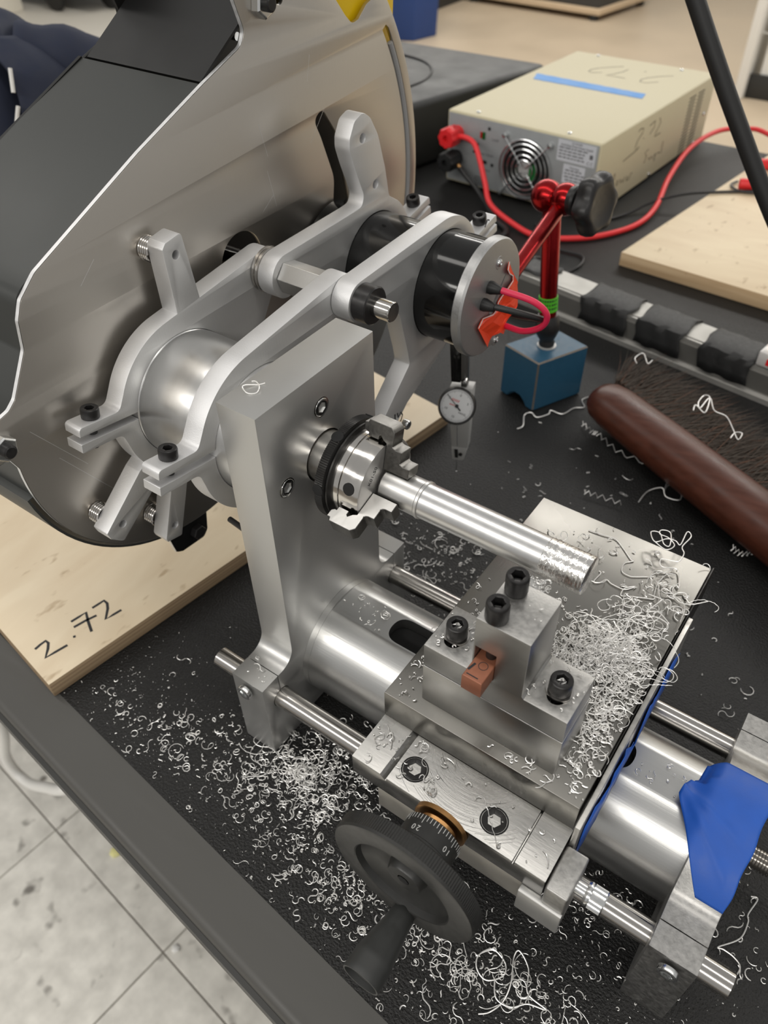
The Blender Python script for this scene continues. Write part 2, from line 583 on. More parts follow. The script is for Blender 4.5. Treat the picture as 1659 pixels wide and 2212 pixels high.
def cap_screw_mesh(name, r, h, m, shank_r=0, shank_l=0, hexf=None, depth=None, knurl=True):
    """socket head cap screw along +z, seat at z = 0: knurled head, chamfer, hexagon socket"""
    hexf = hexf or r * .47
    depth = depth or h * .55
    n = 48
    prof = [(0, r * .97), (h * .06, r), (h * .82, r), (h * .95, r * .97), (h, r * .90), (h, hexf * 1.22), (h * .97, hexf), (h - depth, hexf),
            (h - depth - hexf * .3, hexf * .02)]
    hx = {6, 7}

    def rf(i, t, rr):
        if i in hx:
            return hexr(t, rr)
        if knurl and i in (1, 2):
            return rr * (1.0 + .012 * (1 if int(t / (2 * pi) * n + .5) % 2 else -1))
        return rr
    mb = MB()
    mb.lathe(prof, n=n, rf=rf)
    if shank_l:
        mb.lathe([(-shank_l, shank_r * .85), (-shank_l + shank_r * .3, shank_r), (0.0002, shank_r)], n=20)
    me = bpy.data.meshes.new(name)
    me.from_pydata(mb.v, [], mb.f)
    me.materials.append(m)
    finish(me, 0, 30)
    return me


def smooth_path(pts, k=6):
    """Catmull-Rom through the points"""
    P = [Vector(p) for p in pts]
    out = []
    for i in range(len(P) - 1):
        p0, p1, p2, p3 = P[max(i - 1, 0)], P[i], P[i + 1], P[min(i + 2, len(P) - 1)]
        for j in range(k):
            t = j / k
            out.append(.5 * ((2 * p1) + (p2 - p0) * t + (2 * p0 - 5 * p1 + 4 * p2 - p3) * t * t + (3 * p1 - p0 - 3 * p2 + p3) * t ** 3))
    out.append(P[-1])
    return out


def rot_to(d):
    return Vector((0, 0, 1)).rotation_difference(Vector(d).normalized()).to_euler()


# ------------------------------------------------------------------ traced strokes and curls, metres
D = {
 'w1': [(-0.1686,-0.0734,0.0152),(-0.1689,-0.0685,0.0152),(-0.1685,-0.064,0.0152),(-0.1652,-0.0641,0.0152),(-0.161,-0.0677,0.0152),(-0.1559,-0.0738,0.0152),(-0.1542,-0.0665,0.0152),(-0.1519,-0.0572,0.0152)],
 'w2': [(-0.1545,-0.05,0.0152),(-0.1535,-0.0484,0.0152)],
 'w3': [(-0.1674,-0.0415,0.0152),(-0.1663,-0.0353,0.0152),(-0.1652,-0.0291,0.0152),(-0.157,-0.0338,0.0152),(-0.147,-0.0387,0.0152)],
 'w3b': [(-0.1614,-0.0437,0.0152),(-0.1593,-0.035,0.0152),(-0.1562,-0.0263,0.0152)],
 'w4': [(-0.1647,-0.0234,0.0152),(-0.1638,-0.0179,0.0152),(-0.1631,-0.0133,0.0152),(-0.1588,-0.0137,0.0152),(-0.1543,-0.017,0.0152),(-0.1475,-0.0248,0.0152),(-0.1461,-0.0184,0.0152),(-0.1446,-0.0118,0.0152)],
 'p1': [(-0.1836,1.1967,0.1065),(-0.1996,1.183,0.1065),(-0.2129,1.1673,0.1065),(-0.2194,1.1522,0.1065),(-0.2163,1.1397,0.1065),(-0.2055,1.1393,0.1065),(-0.192,1.1535,0.1065)],
 'p2': [(-0.2312,1.1957,0.1065),(-0.2281,1.193,0.1065)],
 'p3': [(-0.2578,1.1922,0.1065),(-0.2598,1.1756,0.1065),(-0.2665,1.1585,0.1065),(-0.275,1.1434,0.1065),(-0.2607,1.1449,0.1065),(-0.2423,1.1438,0.1065)],
 'p4': [(-0.2708,1.2037,0.1065),(-0.2864,1.1901,0.1065),(-0.3007,1.1757,0.1065),(-0.3084,1.1608,0.1065),(-0.3082,1.1493,0.1065),(-0.301,1.1446,0.1065),(-0.2872,1.1547,0.1065)],
 'sd_s1': [(-0.1448,0.9683,0.0917),(-0.1444,0.9747,0.0939),(-0.1438,0.9851,0.092),(-0.1438,0.9843,0.0858),(-0.1445,0.9721,0.0795),(-0.1448,0.9673,0.0696)],
 'sd_s1b': [(-0.1446,0.9708,0.0661),(-0.144,0.9817,0.0671)],
 'sd_s2': [(-0.1434,0.9909,0.076),(-0.1433,0.9927,0.0763)],
 'sd_s3': [(-0.1426,1.0053,0.0899),(-0.1415,1.0236,0.0923),(-0.1415,1.0243,0.0832),(-0.1422,1.0118,0.0768)],
 'sd_s4': [(-0.1406,1.0395,0.0923),(-0.1402,1.0458,0.0841),(-0.1409,1.0338,0.0725),(-0.141,1.0321,0.068),(-0.1398,1.0526,0.0675)],
 'sd_s5': [(-0.1469,0.9322,0.061),(-0.1443,0.9769,0.0652)],
 'sd_P': [(-0.1489,0.8975,0.0265),(-0.1485,0.9044,0.0409),(-0.1482,0.9101,0.049),(-0.148,0.9135,0.0496),(-0.1479,0.9145,0.0427),(-0.1485,0.9051,0.039)],
 'sd_o': [(-0.1474,0.9226,0.036),(-0.1471,0.9285,0.035),(-0.1471,0.9288,0.0299),(-0.1474,0.9237,0.029),(-0.1474,0.923,0.0351)],
 'sd_w': [(-0.1468,0.9337,0.0359),(-0.1465,0.9387,0.0284),(-0.1463,0.9426,0.0323),(-0.146,0.9469,0.0267),(-0.1459,0.9492,0.0344)],
 'sd_e': [(-0.1455,0.9556,0.0282),(-0.1451,0.9627,0.0294),(-0.1454,0.9574,0.0327),(-0.1455,0.9565,0.0262),(-0.1449,0.9662,0.0258)],
 'sd_r': [(-0.1448,0.968,0.0261),(-0.1447,0.9689,0.0326),(-0.1444,0.9747,0.0325)],
 'sd_S': [(-0.1418,1.0197,0.0531),(-0.1424,1.0088,0.0512),(-0.142,1.0162,0.0439),(-0.1421,1.0141,0.036),(-0.1423,1.01,0.0364)],
 'sd_u': [(-0.1414,1.0266,0.0392),(-0.1411,1.0309,0.0345),(-0.1407,1.0374,0.0378),(-0.1405,1.0418,0.0331)],
 'sd_pp': [(-0.1401,1.0473,0.0384),(-0.1399,1.0512,0.0268),(-0.1401,1.0483,0.0364),(-0.1398,1.0535,0.0383),(-0.1399,1.0518,0.0336)],
 'sd_l': [(-0.1387,1.0721,0.0503),(-0.1386,1.0731,0.0327)],
 'sd_y': [(-0.1394,1.0594,0.0349),(-0.1393,1.0613,0.037),(-0.1389,1.0682,0.0341)],
 'ptape': [(-0.3736,1.0941,0.1065),(-0.3646,1.0641,0.1065),(-0.1811,1.0613,0.1065),(-0.1849,1.0851,0.1065)],
 'hc': [(0.0031,0.0227,0.266),(0.0051,0.0234,0.266),(0.009,0.0215,0.266),(0.0116,0.0186,0.266),(0.0115,0.0163,0.266),(0.0084,0.0137,0.266),(0.0035,0.0155,0.266),(0.0036,0.0178,0.266),(0.0076,0.0222,0.266),(0.0099,0.025,0.266)],
 'flower': [(0.2286,0.1282,0.147),(0.2251,0.1241,0.147),(0.2218,0.121,0.147),(0.2184,0.1229,0.147),(0.2164,0.1267,0.147),(0.2131,0.1252,0.147),(0.2109,0.122,0.147),(0.208,0.1252,0.147),(0.2096,0.1299,0.147),(0.2118,0.1287,0.147),(0.2081,0.1387,0.147),(0.2049,0.1411,0.147),(0.1998,0.1376,0.147),(0.1969,0.1375,0.147),(0.196,0.1415,0.147),(0.2019,0.1428,0.147),(0.2054,0.1443,0.147),(0.2054,0.1508,0.147),(0.2028,0.1547,0.147),(0.2042,0.1654,0.147),(0.2009,0.1681,0.147),(0.2013,0.1556,0.147),(0.1978,0.1571,0.147),(0.1929,0.1557,0.147),(0.1881,0.1495,0.147),(0.1831,0.1559,0.147),(0.1877,0.1581,0.147),(0.1929,0.1509,0.147),(0.1964,0.1513,0.147),(0.193,0.1617,0.147),(0.1878,0.1611,0.147),(0.1881,0.1573,0.147),(0.1936,0.1571,0.147),(0.1987,0.1529,0.147),(0.1956,0.147,0.147),(0.1873,0.1499,0.147)],
 'str2': [(0.1499,0.143,0.143),(0.1585,0.1438,0.143),(0.1662,0.145,0.143),(0.173,0.1408,0.143),(0.1806,0.1345,0.143),(0.1826,0.134,0.143),(0.179,0.1296,0.143),(0.18,0.1229,0.143),(0.1848,0.1216,0.143),(0.1888,0.1234,0.143),(0.197,0.1291,0.143)],
 'str3': [(0.1693,0.1155,0.143),(0.1707,0.1137,0.143),(0.17,0.106,0.143),(0.1731,0.1072,0.143),(0.1754,0.1115,0.143),(0.1789,0.1103,0.143),(0.1849,0.11,0.143),(0.1879,0.1112,0.143),(0.1912,0.1161,0.143),(0.1867,0.1113,0.143),(0.1869,0.1053,0.143),(0.1908,0.1071,0.143),(0.1956,0.1095,0.143),(0.2029,0.1128,0.143),(0.2026,0.1151,0.143)],
 'str4': [(0.1995,0.1145,0.145),(0.2072,0.1137,0.145),(0.2075,0.1114,0.145),(0.2036,0.1028,0.145),(0.2039,0.1005,0.145),(0.2093,0.1025,0.145),(0.2158,0.1013,0.145),(0.2161,0.0991,0.145),(0.2108,0.0987,0.145),(0.2052,0.0989,0.145),(0.2002,0.0946,0.145),(0.1983,0.0884,0.145),(0.1991,0.0825,0.145),(0.1961,0.0804,0.145),(0.1916,0.083,0.145)],
 'tc1': [(-0.0086,0.3742,0.002),(-0.0062,0.3822,0.002),(-0.0133,0.3985,0.002),(-0.0093,0.4059,0.002),(-0.0011,0.4021,0.002),(0.006,0.4135,0.002),(0.0052,0.4204,0.002),(0.0176,0.4214,0.002),(0.0229,0.4372,0.002),(0.0307,0.4444,0.002),(0.0237,0.4551,0.002),(0.0309,0.4698,0.002)],
 'tc4': [(0.1315,0.3411,0.003),(0.1331,0.3585,0.003),(0.1423,0.3685,0.003),(0.1491,0.3619,0.003),(0.161,0.3642,0.003),(0.1542,0.3804,0.003),(0.1451,0.378,0.003),(0.1451,0.3667,0.003),(0.141,0.3946,0.003),(0.141,0.4065,0.003),(0.1381,0.4167,0.003)],
 'bc1': [(0.0679,0.4619,0.05),(0.0633,0.4684,0.05),(0.0671,0.4789,0.05),(0.0765,0.4676,0.05),(0.0786,0.4739,0.05)],
 'bc2': [(0.138,0.4239,0.05),(0.1373,0.4319,0.05),(0.1477,0.4264,0.05),(0.1441,0.4494,0.05),(0.1382,0.4515,0.05),(0.1378,0.4365,0.05),(0.1419,0.4308,0.05)],
 'bc3': [(0.1441,0.4494,0.05),(0.1534,0.4344,0.05),(0.1654,0.4301,0.05),(0.1758,0.417,0.05),(0.1842,0.4032,0.05),(0.1845,0.415,0.05),(0.1795,0.4116,0.05),(0.1783,0.403,0.05)],
 'tg1': [(0.2135,-0.0528,0.004),(0.2061,-0.052,0.004),(0.2016,-0.0595,0.004),(0.2045,-0.0658,0.004),(0.2115,-0.0675,0.004),(0.2178,-0.0606,0.004),(0.2161,-0.0544,0.004),(0.2077,-0.0518,0.004),(0.2021,-0.0574,0.004)],
 'tg2': [(0.2151,-0.0649,0.004),(0.2203,-0.0725,0.004),(0.2287,-0.0713,0.004),(0.2353,-0.0651,0.004),(0.2448,-0.0615,0.004),(0.2329,-0.0605,0.004),(0.2278,-0.0494,0.004),(0.2193,-0.0445,0.004),(0.2184,-0.0493,0.004),(0.2231,-0.0609,0.004),(0.2239,-0.0715,0.004),(0.2205,-0.0802,0.004),(0.216,-0.0841,0.004)],
 'tc6': [(0.3162,0.0595,0.003),(0.3199,0.0602,0.003),(0.3179,0.0487,0.003),(0.3192,0.0443,0.003),(0.3181,0.033,0.003),(0.3095,0.0217,0.003),(0.3124,0.0221,0.003),(0.3187,0.0214,0.003),(0.3229,0.0177,0.003),(0.3206,0.0063,0.003)],
 'orange': [(0.0312,0.2362,0.2462),(0.0312,0.2328,0.2422),(0.0312,0.2362,0.238),(0.0312,0.2436,0.2331),(0.0312,0.2437,0.2296),(0.0312,0.2378,0.2294),(0.0312,0.2344,0.2275),(0.0312,0.2302,0.2242),(0.0312,0.2254,0.2218),(0.0312,0.2217,0.2183),(0.0312,0.2167,0.2172),(0.0312,0.2062,0.2188),(0.0312,0.198,0.2162),(0.0312,0.2151,0.1928),(0.0312,0.2218,0.198),(0.0312,0.2307,0.1966),(0.0312,0.2358,0.1928),(0.0312,0.2423,0.1939),(0.0312,0.2414,0.1987),(0.0312,0.2482,0.204),(0.0312,0.2545,0.2065),(0.0312,0.2561,0.2124),(0.0312,0.253,0.2221),(0.0312,0.253,0.2244),(0.0312,0.2428,0.2368)],
}

# ------------------------------------------------------------------ the lathe (x = spindle axis, y = away from the handwheel, z = up; the table top is z = 0)
YS, ZS = 0.0474, 0.2092          # spindle axis
ZB = 0.0506                      # axis of the bed tube and the two shafts

frame = root('lathe_frame', 'machined aluminium headstock plate, bed tube, twin shafts and tail bracket of the mini lathe', 'lathe', (0.15, 0.047, 0))




def bore_slit(yc, rh=.00715):
    n = 28
    a = math.asin(.0003 / rh)
    # walking the top edge from +y to -y: down the +y side of the slit, round the bore, up the -y side
    return [(yc + .0003, .0727)] + [(yc + rh * cos(t), ZB + rh * sin(t)) for t in
                                    [pi / 2 - a - (2 * pi - 2 * a) * i / n for i in range(n + 1)]] + [(yc - .0003, .0727)]


def fil(cx, cy, r, a0, a1, n=8):
    return [(cx + r * cos(a0 + (a1 - a0) * i / n), cy + r * sin(a0 + (a1 - a0) * i / n)) for i in range(n + 1)]


YF, YR = -.0150, .1118           # shaft centres
R_ = .0115
outl = [(-.0296, .0005), (.004, .0), (.006, .006), (.0885, .006), (.0905, 0), (.1250, .0)]
outl += [(.1250, .0727)] + bore_slit(YR) + fil(.0945 + R_, .0727 + R_, R_, 1.5 * pi, pi) + [(.0945, .2631), (0, .2631)]
outl += fil(-R_, .0727 + R_, R_, 0, -pi / 2) + bore_slit(YF) + [(-.0296, .0727)]
hp = prism('headstock_plate', outl, 0, .0254, M['alu_head'], frame, 'x', [circ(YS, ZS, .0158, 56)], .0003)

flush = cap_screw_mesh('flush_cap_screw', .0053, .004, M['zinc'], hexf=.0027, depth=.003, knurl=False)
for i, (yy, zz) in enumerate(((YS, ZS + .0325), (YS - .0325, ZS), (YS + .0325, ZS), (YS, ZS - .0325))):
    o = inst(flush, 'cap_screw', hp, (.0222, yy, zz), (0, pi / 2, 0))
    if i == 0:
        lab(o, 'bright zinc flush cap screw in the headstock face')
for yy, zz in ((YS, ZS + .0325), (YS - .0325, ZS), (YS + .0325, ZS), (YS, ZS - .0325)):
    rim = MB().lathe([(0, .0053), (.0003, .0059), (.0004, .0053)], (.0254, yy, zz), (1, 0, 0), 32, caps=False)
    build(rim, 'counterbore_rim', M['chrome'], hp)
pinch = cap_screw_mesh('pinch_screw', .0052, .003, M['zinc'], hexf=.0026, depth=.0022, knurl=False)
lab(inst(pinch, 'pinch_screw', hp, (.0125, -.0313, .0655), (pi / 2, 0, 0)), 'zinc pinch screw in the foot of the headstock')

# bed tube: ground flat on top, two long slots
hw = .0112
zf = .0896
Rb = .0404
a0 = atan2(zf - ZB, hw)
ring = [(YS + Rb * cos(t), ZB + Rb * sin(t)) for t in [pi - a0 + (pi + 2 * a0) * i / 84 for i in range(85)]]
bed = prism('bed_tube', ring, .0254, .2735, M['bed'], frame, 'x', [circ(YS, ZB, .0315, 48)], 0)
for xa_, xb_ in ((.0693, .125), (.188, .2302)):
    c_ = prism('cutter', rounded([(xa_, .0376), (xb_, .0376), (xb_, .0574), (xa_, .0574)], .0098, 8), .07, .12, M['hole'], None, 'z', (), 0)
    boolean_cut(bed, c_)
    bed.data.materials.clear()
    bed.data.materials.append(M['bed'])
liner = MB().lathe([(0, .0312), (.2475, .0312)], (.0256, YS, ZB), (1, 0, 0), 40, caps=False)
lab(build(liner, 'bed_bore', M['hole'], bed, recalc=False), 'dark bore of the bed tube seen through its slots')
col = MB().lathe([(0, Rb + .0002), (.0042, Rb + .0002), (.0046, Rb - .0006)], (.0255, YS, ZB), (1, 0, 0), 72)
build(col, 'bed_shoulder', M['bed'], frame)

for yy, nm in ((YF, 'front'), (YR, 'rear')):
    mb = MB().lathe([(0, .0058), (.0006, .0069), (.3425, .0069), (.3435, .0058)], (-.0285, yy, ZB), (1, 0, 0), 40)
    build(mb, 'guide_shaft', M['rod'], frame)

# tail bracket: two clamp feet and a hump over the end of the bed tube
outl = [(-.0296, 0), (.1250, 0), (.1250, .0727)] + bore_slit(YR) + [(.1000, .0727)]
Rh = .0512
outl += fil(.1000, .0727 + .009, .009, -pi / 2, -pi / 2 - .9, 6)
outl += [(YS + Rh * cos(t), ZB + Rh * sin(t)) for t in [radians(38) + radians(104) * i / 30 for i in range(31)]]
outl += fil(-.0052, .0727 + .009, .009, -pi / 2 + .9, -pi / 2, 6) + bore_slit(YF) + [(-.0296, .0727)]
tb = prism('tail_bracket', outl, .273, .2969, M['speckle'], frame, 'x', (), .0004)
lab(inst(pinch, 'pinch_screw', tb, (.2855, -.0313, .0645), (pi / 2, 0, 0)), 'zinc pinch screw in the foot of the tail bracket')
# lead screw leaving the bracket
mb = MB()
prof = []
for i in range(34):
    prof += [(i * .0016, .0066), (i * .0016 + .0008, .0056)]
mb.lathe(prof, (.2969, YS + .006, ZB + .002), (1, 0, 0), 24)
lab(build(mb, 'lead_screw', M['rod'], frame, smooth=20), 'threaded lead screw end beyond the tail bracket')
# spindle housing behind the headstock
mb = MB().lathe([(0, .0382), (.0015, .0392), (.0605, .0392), (.0625, .0380), (.0775, .0380), (.0785, .0392), (.0799, .0392)], (-.080, YS, ZS), (1, 0, 0), 80)
lab(build(mb, 'spindle_housing', M['alu_turned'], frame), 'turned aluminium spindle housing drum between the clamp arms')
mb = MB().lathe([(0, .039), (.012, .039), (.0125, .0385)], (-.0925, YS, ZS), (1, 0, 0), 64)
build(mb, 'bearing_cap', M['alu_turned'], frame)
mb = MB().lathe([(0, .0018), (.016, .0018)], (-.026, .0146, .1575), (1, -.2, .15), 14)
build(mb, 'stud', M['black_oxide'], frame)

# ------------------------------------------------------------------ three-jaw chuck
ch = root('three_jaw_chuck', 'steel three jaw chuck with knurled black ring on the headstock spindle', 'chuck', (.05, YS, ZS))
A = (1, 0, 0)
O_ = (0, YS, ZS)
mb = MB().lathe([(.012, .0150), (.0345, .0150), (.0348, .0146), (.0352, .0150), (.0405, .0150), (.041, .0145)], O_, A, 56)
build(mb, 'spindle_nose', M['chrome'], ch)


def knr(i, t, r):
    return r * (1 + .006 * (1 if int(t / (2 * pi) * 300 + .5) % 2 else -1)) if i in (1, 2) else r


mb = MB().lathe([(.0405, .0275), (.0412, .0292), (.0462, .0292), (.0470, .0272), (.0476, .0280), (.0486, .0280), (.0490, .0262)], O_, A, 300, rf=knr)
sr = build(mb, 'scroll_ring', M['ring_black'], ch, smooth=25)
for k in range(6):
    t = radians(110 + 60 * k)
    d = Vector((0, cos(t), sin(t)))
    hb = MB().lathe([(0, .0002), (.00005, .0031), (.0009, .0033), (.001, .0031)], Vector((.0437, YS, ZS)) + d * .0287, d, 24)
    build(hb, 'tommy_hole', M['hole'], sr)
mb = MB().lathe([(.0488, .0240), (.0489, .0252), (.0532, .0252), (.0536, .0245), (.0540, .0245), (.0541, .0250), (.0640, .0250), (.0656, .0244), (.0660, .0232), (.0660, .004), (.06, .004)], O_, A, 96)
body = build(mb, 'chuck_body', [M['chrome'], M['chuck_face']], ch, smooth=25)
for p_ in body.data.polygons:
    if p_.normal.x > .9:
        p_.material_index = 1
for t in (radians(158), radians(278), radians(38)):
    d = Vector((0, cos(t), sin(t)))
    hb = MB().lathe([(0, .0002), (.00005, .0030), (.0006, .0034), (.00065, .003)], Vector((.0597, YS, ZS)) + d * .0247, d, 28)
    build(hb, 'key_hole', M['hole'], body)
mb = MB().mesh(text_mesh('K01-50', .0036, (.06608, .0364, .2214), (0, .68, .73), (0, -.73, .68), .00003))
lab(build(mb, 'stamped_mark', M['ink'], body, smooth=0), 'stamped lettering K01-50 on the chuck face')

# jaws: stepped profile in the plane (axial, radial), one upper side coloured as if lit from above
prof = [(.0520, .0330), (.0520, .0290), (.0535, .0278), (.0548, .0278), (.0548, .0255), (.0612, .0255), (.0612, .0278), (.0622, .0286), (.0642, .0262),
        (.0662, .0253), (.0662, .0104), (.0815, .0104), (.0815, .0160), (.0775, .0160), (.0762, .0164), (.0754, .0172), (.0757, .0180), (.0757, .0236), (.0720, .0236),
        (.0707, .0240), (.0699, .0248), (.0702, .0256), (.0702, .0326), (.0680, .0350), (.0548, .0350), (.0540, .0330)]


def jaw(theta, ground):  # ground picks the side face coloured bright as if lit
    half = .0046
    t = radians(theta)
    er, et = Vector((0, cos(t), sin(t))), Vector((0, -sin(t), cos(t)))
    n = len(prof)
    vs = []
    for s in (-half, half):
        for a, r in prof:
            vs.append(Vector((a, YS, ZS)) + er * r + et * s)
    fs = [tuple(range(n)), tuple(range(n, 2 * n))]
    mi = [1 if ground == -1 else 0, 1 if ground == 1 else 0]
    for i in range(n):
        j = (i + 1) % n
        fs.append((i, j, n + j, n + i))
        mi.append(0)
    mb = MB()
    for f, k in zip(fs, mi):
        pass
    mb.v = [tuple(v) for v in vs]
    mb.f = fs
    mb.m = mi
    return build(mb, 'jaw', [M['jaw'], M['jaw_lit']], ch, bevel=.00025, smooth=30, seg=1)


lab(jaw(197, -1), 'jaw with its upper side coloured bright for the light from above')
lab(jaw(77, 0), 'dark speckled jaw on top of the bar')
jaw(317, 0)
# web that fills the jaws' guide slots
for th in (197, 77, 317):
    pass

# ------------------------------------------------------------------ the bar being turned
ZW = .2096
bar = root('aluminium_bar', 'shiny half-turned aluminium bar held in the chuck above the cross slide', 'workpiece', (.12, YS, ZW))
mb = MB().lathe([(.0672, .0088), (.0682, .0098), (.0895, .0100), (.0900, .0104), (.0915, .0104), (.0918, .0100)], (0, YS, ZW), A, 64)
lab(build(mb, 'unturned_end', M['alu_stock'], bar), 'dull unturned end gripped in the jaws')
mb = MB().lathe([(.0916, .0097), (.1600, .0096)], (0, YS, ZW), A, 72)
lab(build(mb, 'turned_length', M['alu_turned'], bar), 'smooth mirror turned length')
rr = random.Random(3)
pf = [(.1598, .0094)]
x_ = .1600
while x_ < .1822:
    pf.append((x_, .0097 + rr.uniform(-.00012, .00014)))
    x_ += .00035
pf += [(.1824, .0094)]
mb = MB().lathe(pf, (0, YS, ZW), A, 64)
lab(build(mb, 'rough_cut_end', M['alu_rough'], bar, smooth=60), 'torn rough end with fine turning marks')

# ------------------------------------------------------------------ clamp arms of the drive
M5 = cap_screw_mesh('ear_screw', .0050, .0060, M['black_oxide'], .0024, .019)


def arc_between(c, R, p, q, n=24, ccw=True):
    a, b = atan2(p[1] - c[1], p[0] - c[0]), atan2(q[1] - c[1], q[0] - c[0])
    if ccw:
        while b < a:
            b += 2 * pi
    else:
        while b > a:
            b -= 2 * pi
    return [(c[0] + R * cos(a + (b - a) * i / n), c[1] + R * sin(a + (b - a) * i / n)) for i in range(n + 1)]


def polar(c, R, deg):
    return (c[0] + R * cos(radians(deg)), c[1] + R * sin(radians(deg)))


def tangent(c1, R1, c2, R2, side):
    """outer tangent points of two circles; side +1 = left of c1->c2"""
    d = Vector(c2) - Vector(c1)
    L = d.length
    a = atan2(d.y, d.x)
    b = math.acos((R1 - R2) / L)
    t = a + side * b
    return (c1[0] + R1 * cos(t), c1[1] + R1 * sin(t)), (c2[0] + R2 * cos(t), c2[1] + R2 * sin(t))


def ear_parts(c, rh, R, phi, L, g, t):
    e = Vector((cos(radians(phi)), sin(radians(phi))))
    n = Vector((-e.y, e.x))
    P = lambda r, s: tuple(Vector(c) + e * r + n * s)
    q = lambda rad, s: math.sqrt(max(rad * rad - s * s, 0))
    plus = [P(q(rh, g), g), P(L, g), P(L, g + t), P(q(R + .0015, g + t), g + t)]
    minus = [P(q(rh, g), -g), P(L, -g), P(L, -g - t), P(q(R + .0015, g + t), -g - t)]
    return e, n, plus, minus


C1 = (YS, ZS)
C2 = (.1262, .2565)
C3 = (.2174, .2276)


def arm(name, label, x0, x1, c, rh, R, phi, upper, lower, L=.0785, g=.0022, t=.0056, group='drive clamp arms', extra=(), holes=(), flip=False):
    """phi points out of the clamp ears; upper / lower: outline from the ring to the far end and back, counter-clockwise"""
    e, n, plus, minus = ear_parts(c, rh, R, phi, L, g, t)
    # counter-clockwise: plus ear (left of phi) lies after the ears when walking counter-clockwise
    rest = upper + lower
    a = atan2(plus[0][1] - c[1], plus[0][0] - c[0])
    inner = arc_between(c, rh, minus[0], plus[0], 60, ccw=False)[1:-1]
    pts = rounded(plus[:1] + plus[1:4] + rest[:1], [0, .0004, .001 if phi > 90 else .002, .005, 0])[:-1]
    pts2 = rounded(rest[-1:] + list(reversed(minus))[0:3] + minus[:1], [0, .005, .0028 if phi > 90 else .0008, .0004, 0])[1:]
    outline = pts + rest + pts2 + inner
    r = root(name, label, 'clamp arm', ((x0 + x1) / 2, c[0], c[1]), group)
    me = prism_mesh(outline, x0, x1, 'x', [h for h in holes], .0004)
    mb = MB().mesh(me)
    for poly, hs in extra:
        mb.mesh(prism_mesh(poly, x0 + .00005, x1 - .00005, 'x', hs, .0004))
    ap = build(mb, 'arm_plate', [M['alu_blast'], M['alu_face']], r, smooth=30, recalc=False)
    for p_ in ap.data.polygons:
        if abs(p_.normal.x) > .9:
            p_.material_index = 1
    up = n if n.y > 0 else -n
    base = Vector(c) + e * (L - .0125) + up * (g + t)
    o = inst(M5, 'ear_screw', r, ((x0 + x1) / 2, base.x, base.y), rot_to((0, up.x, up.y)))
    lab(o, 'black socket cap screw through the split ears')
    return r


# near left arm: spindle drum -> pivot
tu1, tu2 = tangent(C1, .0505, C2, .0125, 1)
tl1, tl2 = tangent(C1, .0505, C2, .0125, -1)


def left_arm_outline():
    ear = ear_parts(C1, .0405, .0505, 170.5, .0785, .0022, .0056)
    minus = ear[3]           # for phi = 170 the 'plus' side points down
    plus = ear[2]
    upper = arc_between(C1, .0505, polar(C1, .0505, 190), tl1, 30, True)
    end = arc_between(C2, .0125, tl2, tu2, 20, True)
    back = arc_between(C1, .0505, tu1, polar(C1, .0505, 151), 30, True)
    return upper, end + back


u_, l_ = left_arm_outline()
arm('clamp_arm', 'aluminium clamp arm on the spindle drum right behind the headstock plate', -.0317, -.0190, C1, .0393, .0505, 170.5, u_, l_,
    holes=[circ(C2[0], C2[1], .0062, 24)])

# far left arm with three fingers that carry the belt guard
F1 = rounded([(.0515, .2525), (.0508, .2985), (.0535, .3012), (.0655, .3030), (.0705, .2560)], [0, .002, .001, .0025, 0])
F2 = rounded([(.0080, .1850), (-.0012, .1800), (-.0345, .1545), (-.0330, .1490), (-.0255, .1412), (.0155, .1690)], [0, .004, .001, .0006, .0025, 0])
F3 = rounded([(.0170, .1640), (.0160, .1500), (.0032, .1180), (.0040, .1150), (.0150, .1122), (.0160, .1128), (.0345, .1600)], [0, 0, .002, .0, .002, .0, 0])
u_, l_ = left_arm_outline()
arm('clamp_arm', 'aluminium clamp arm with three finger tabs in front of the belt guard', -.0925, -.0800, C1, .0393, .0505, 170.5, u_, l_,
    extra=((F1, [circ(.0592, .2925, .0026, 20)]), (F2, [circ(-.0225, .1535, .0026, 20)]), (F3, [circ(.0125, .1238, .0026, 20)])),
    holes=[circ(C2[0], C2[1], .0062, 24)])

# near right arm: pivot -> front of the motor, with a long strut below
ear = ear_parts(C3, .0363, .0445, 13, .0735, .0012, .0062)
tu1, tu2 = tangent(C3, .0445, C2, .0126, -1)
upper = arc_between(C3, .0445, polar(C3, .0445, 25), tu1, 24, True)
end = arc_between(C2, .0126, tu2, (C2[0] + .002, C2[1] - .0125), 16, True)
strut = rounded([(C2[0] + .002, C2[1] - .0125), (.1560, .2395), (.1655, .2290), (.1752, .1960), (.1776, .1855), (.1465, .1585), (.1080, .1260), (.1270, .1170),
                 (.1749, .1545), (.2210, .1752), (.2300, .1800)], [0, .006, .01, .01, .004, 0, 0, 0, 0, .006, 0])[1:]
low = strut + arc_between(C3, .0445, polar(C3, .0445, 288), polar(C3, .0445, 1), 20, True)
ra = arm('clamp_arm', 'aluminium clamp arm round the front of the motor with a long strut below', -.0188, -.0060, C3, .0363, .0445, 13, upper, end + low, L=.0725, g=.0011,
         t=.0058, holes=[circ(C2[0], C2[1], .0062, 24)])
for st in ([(.1592, .1541), (.1596, .149)], [(.1623, .1533), (.1631, .149), (.1665, .1515), (.1685, .148), (.1660, .1435)], [(.2761, .2500), (.2735, .2515), (.2703, .2471)]):
    mb = MB().ribbon([(-.0059, a, b) for a, b in st], .0011, (1, 0, 0))
    build(mb, 'marker_stroke', M['ink'], ra)
mb = MB().lathe([(0, .0001), (.0001, .0035), (.004, .0037), (.0048, .0030), (.005, .0001)], (-.0060, .1700, .1395), (1, 0, 0), 20)
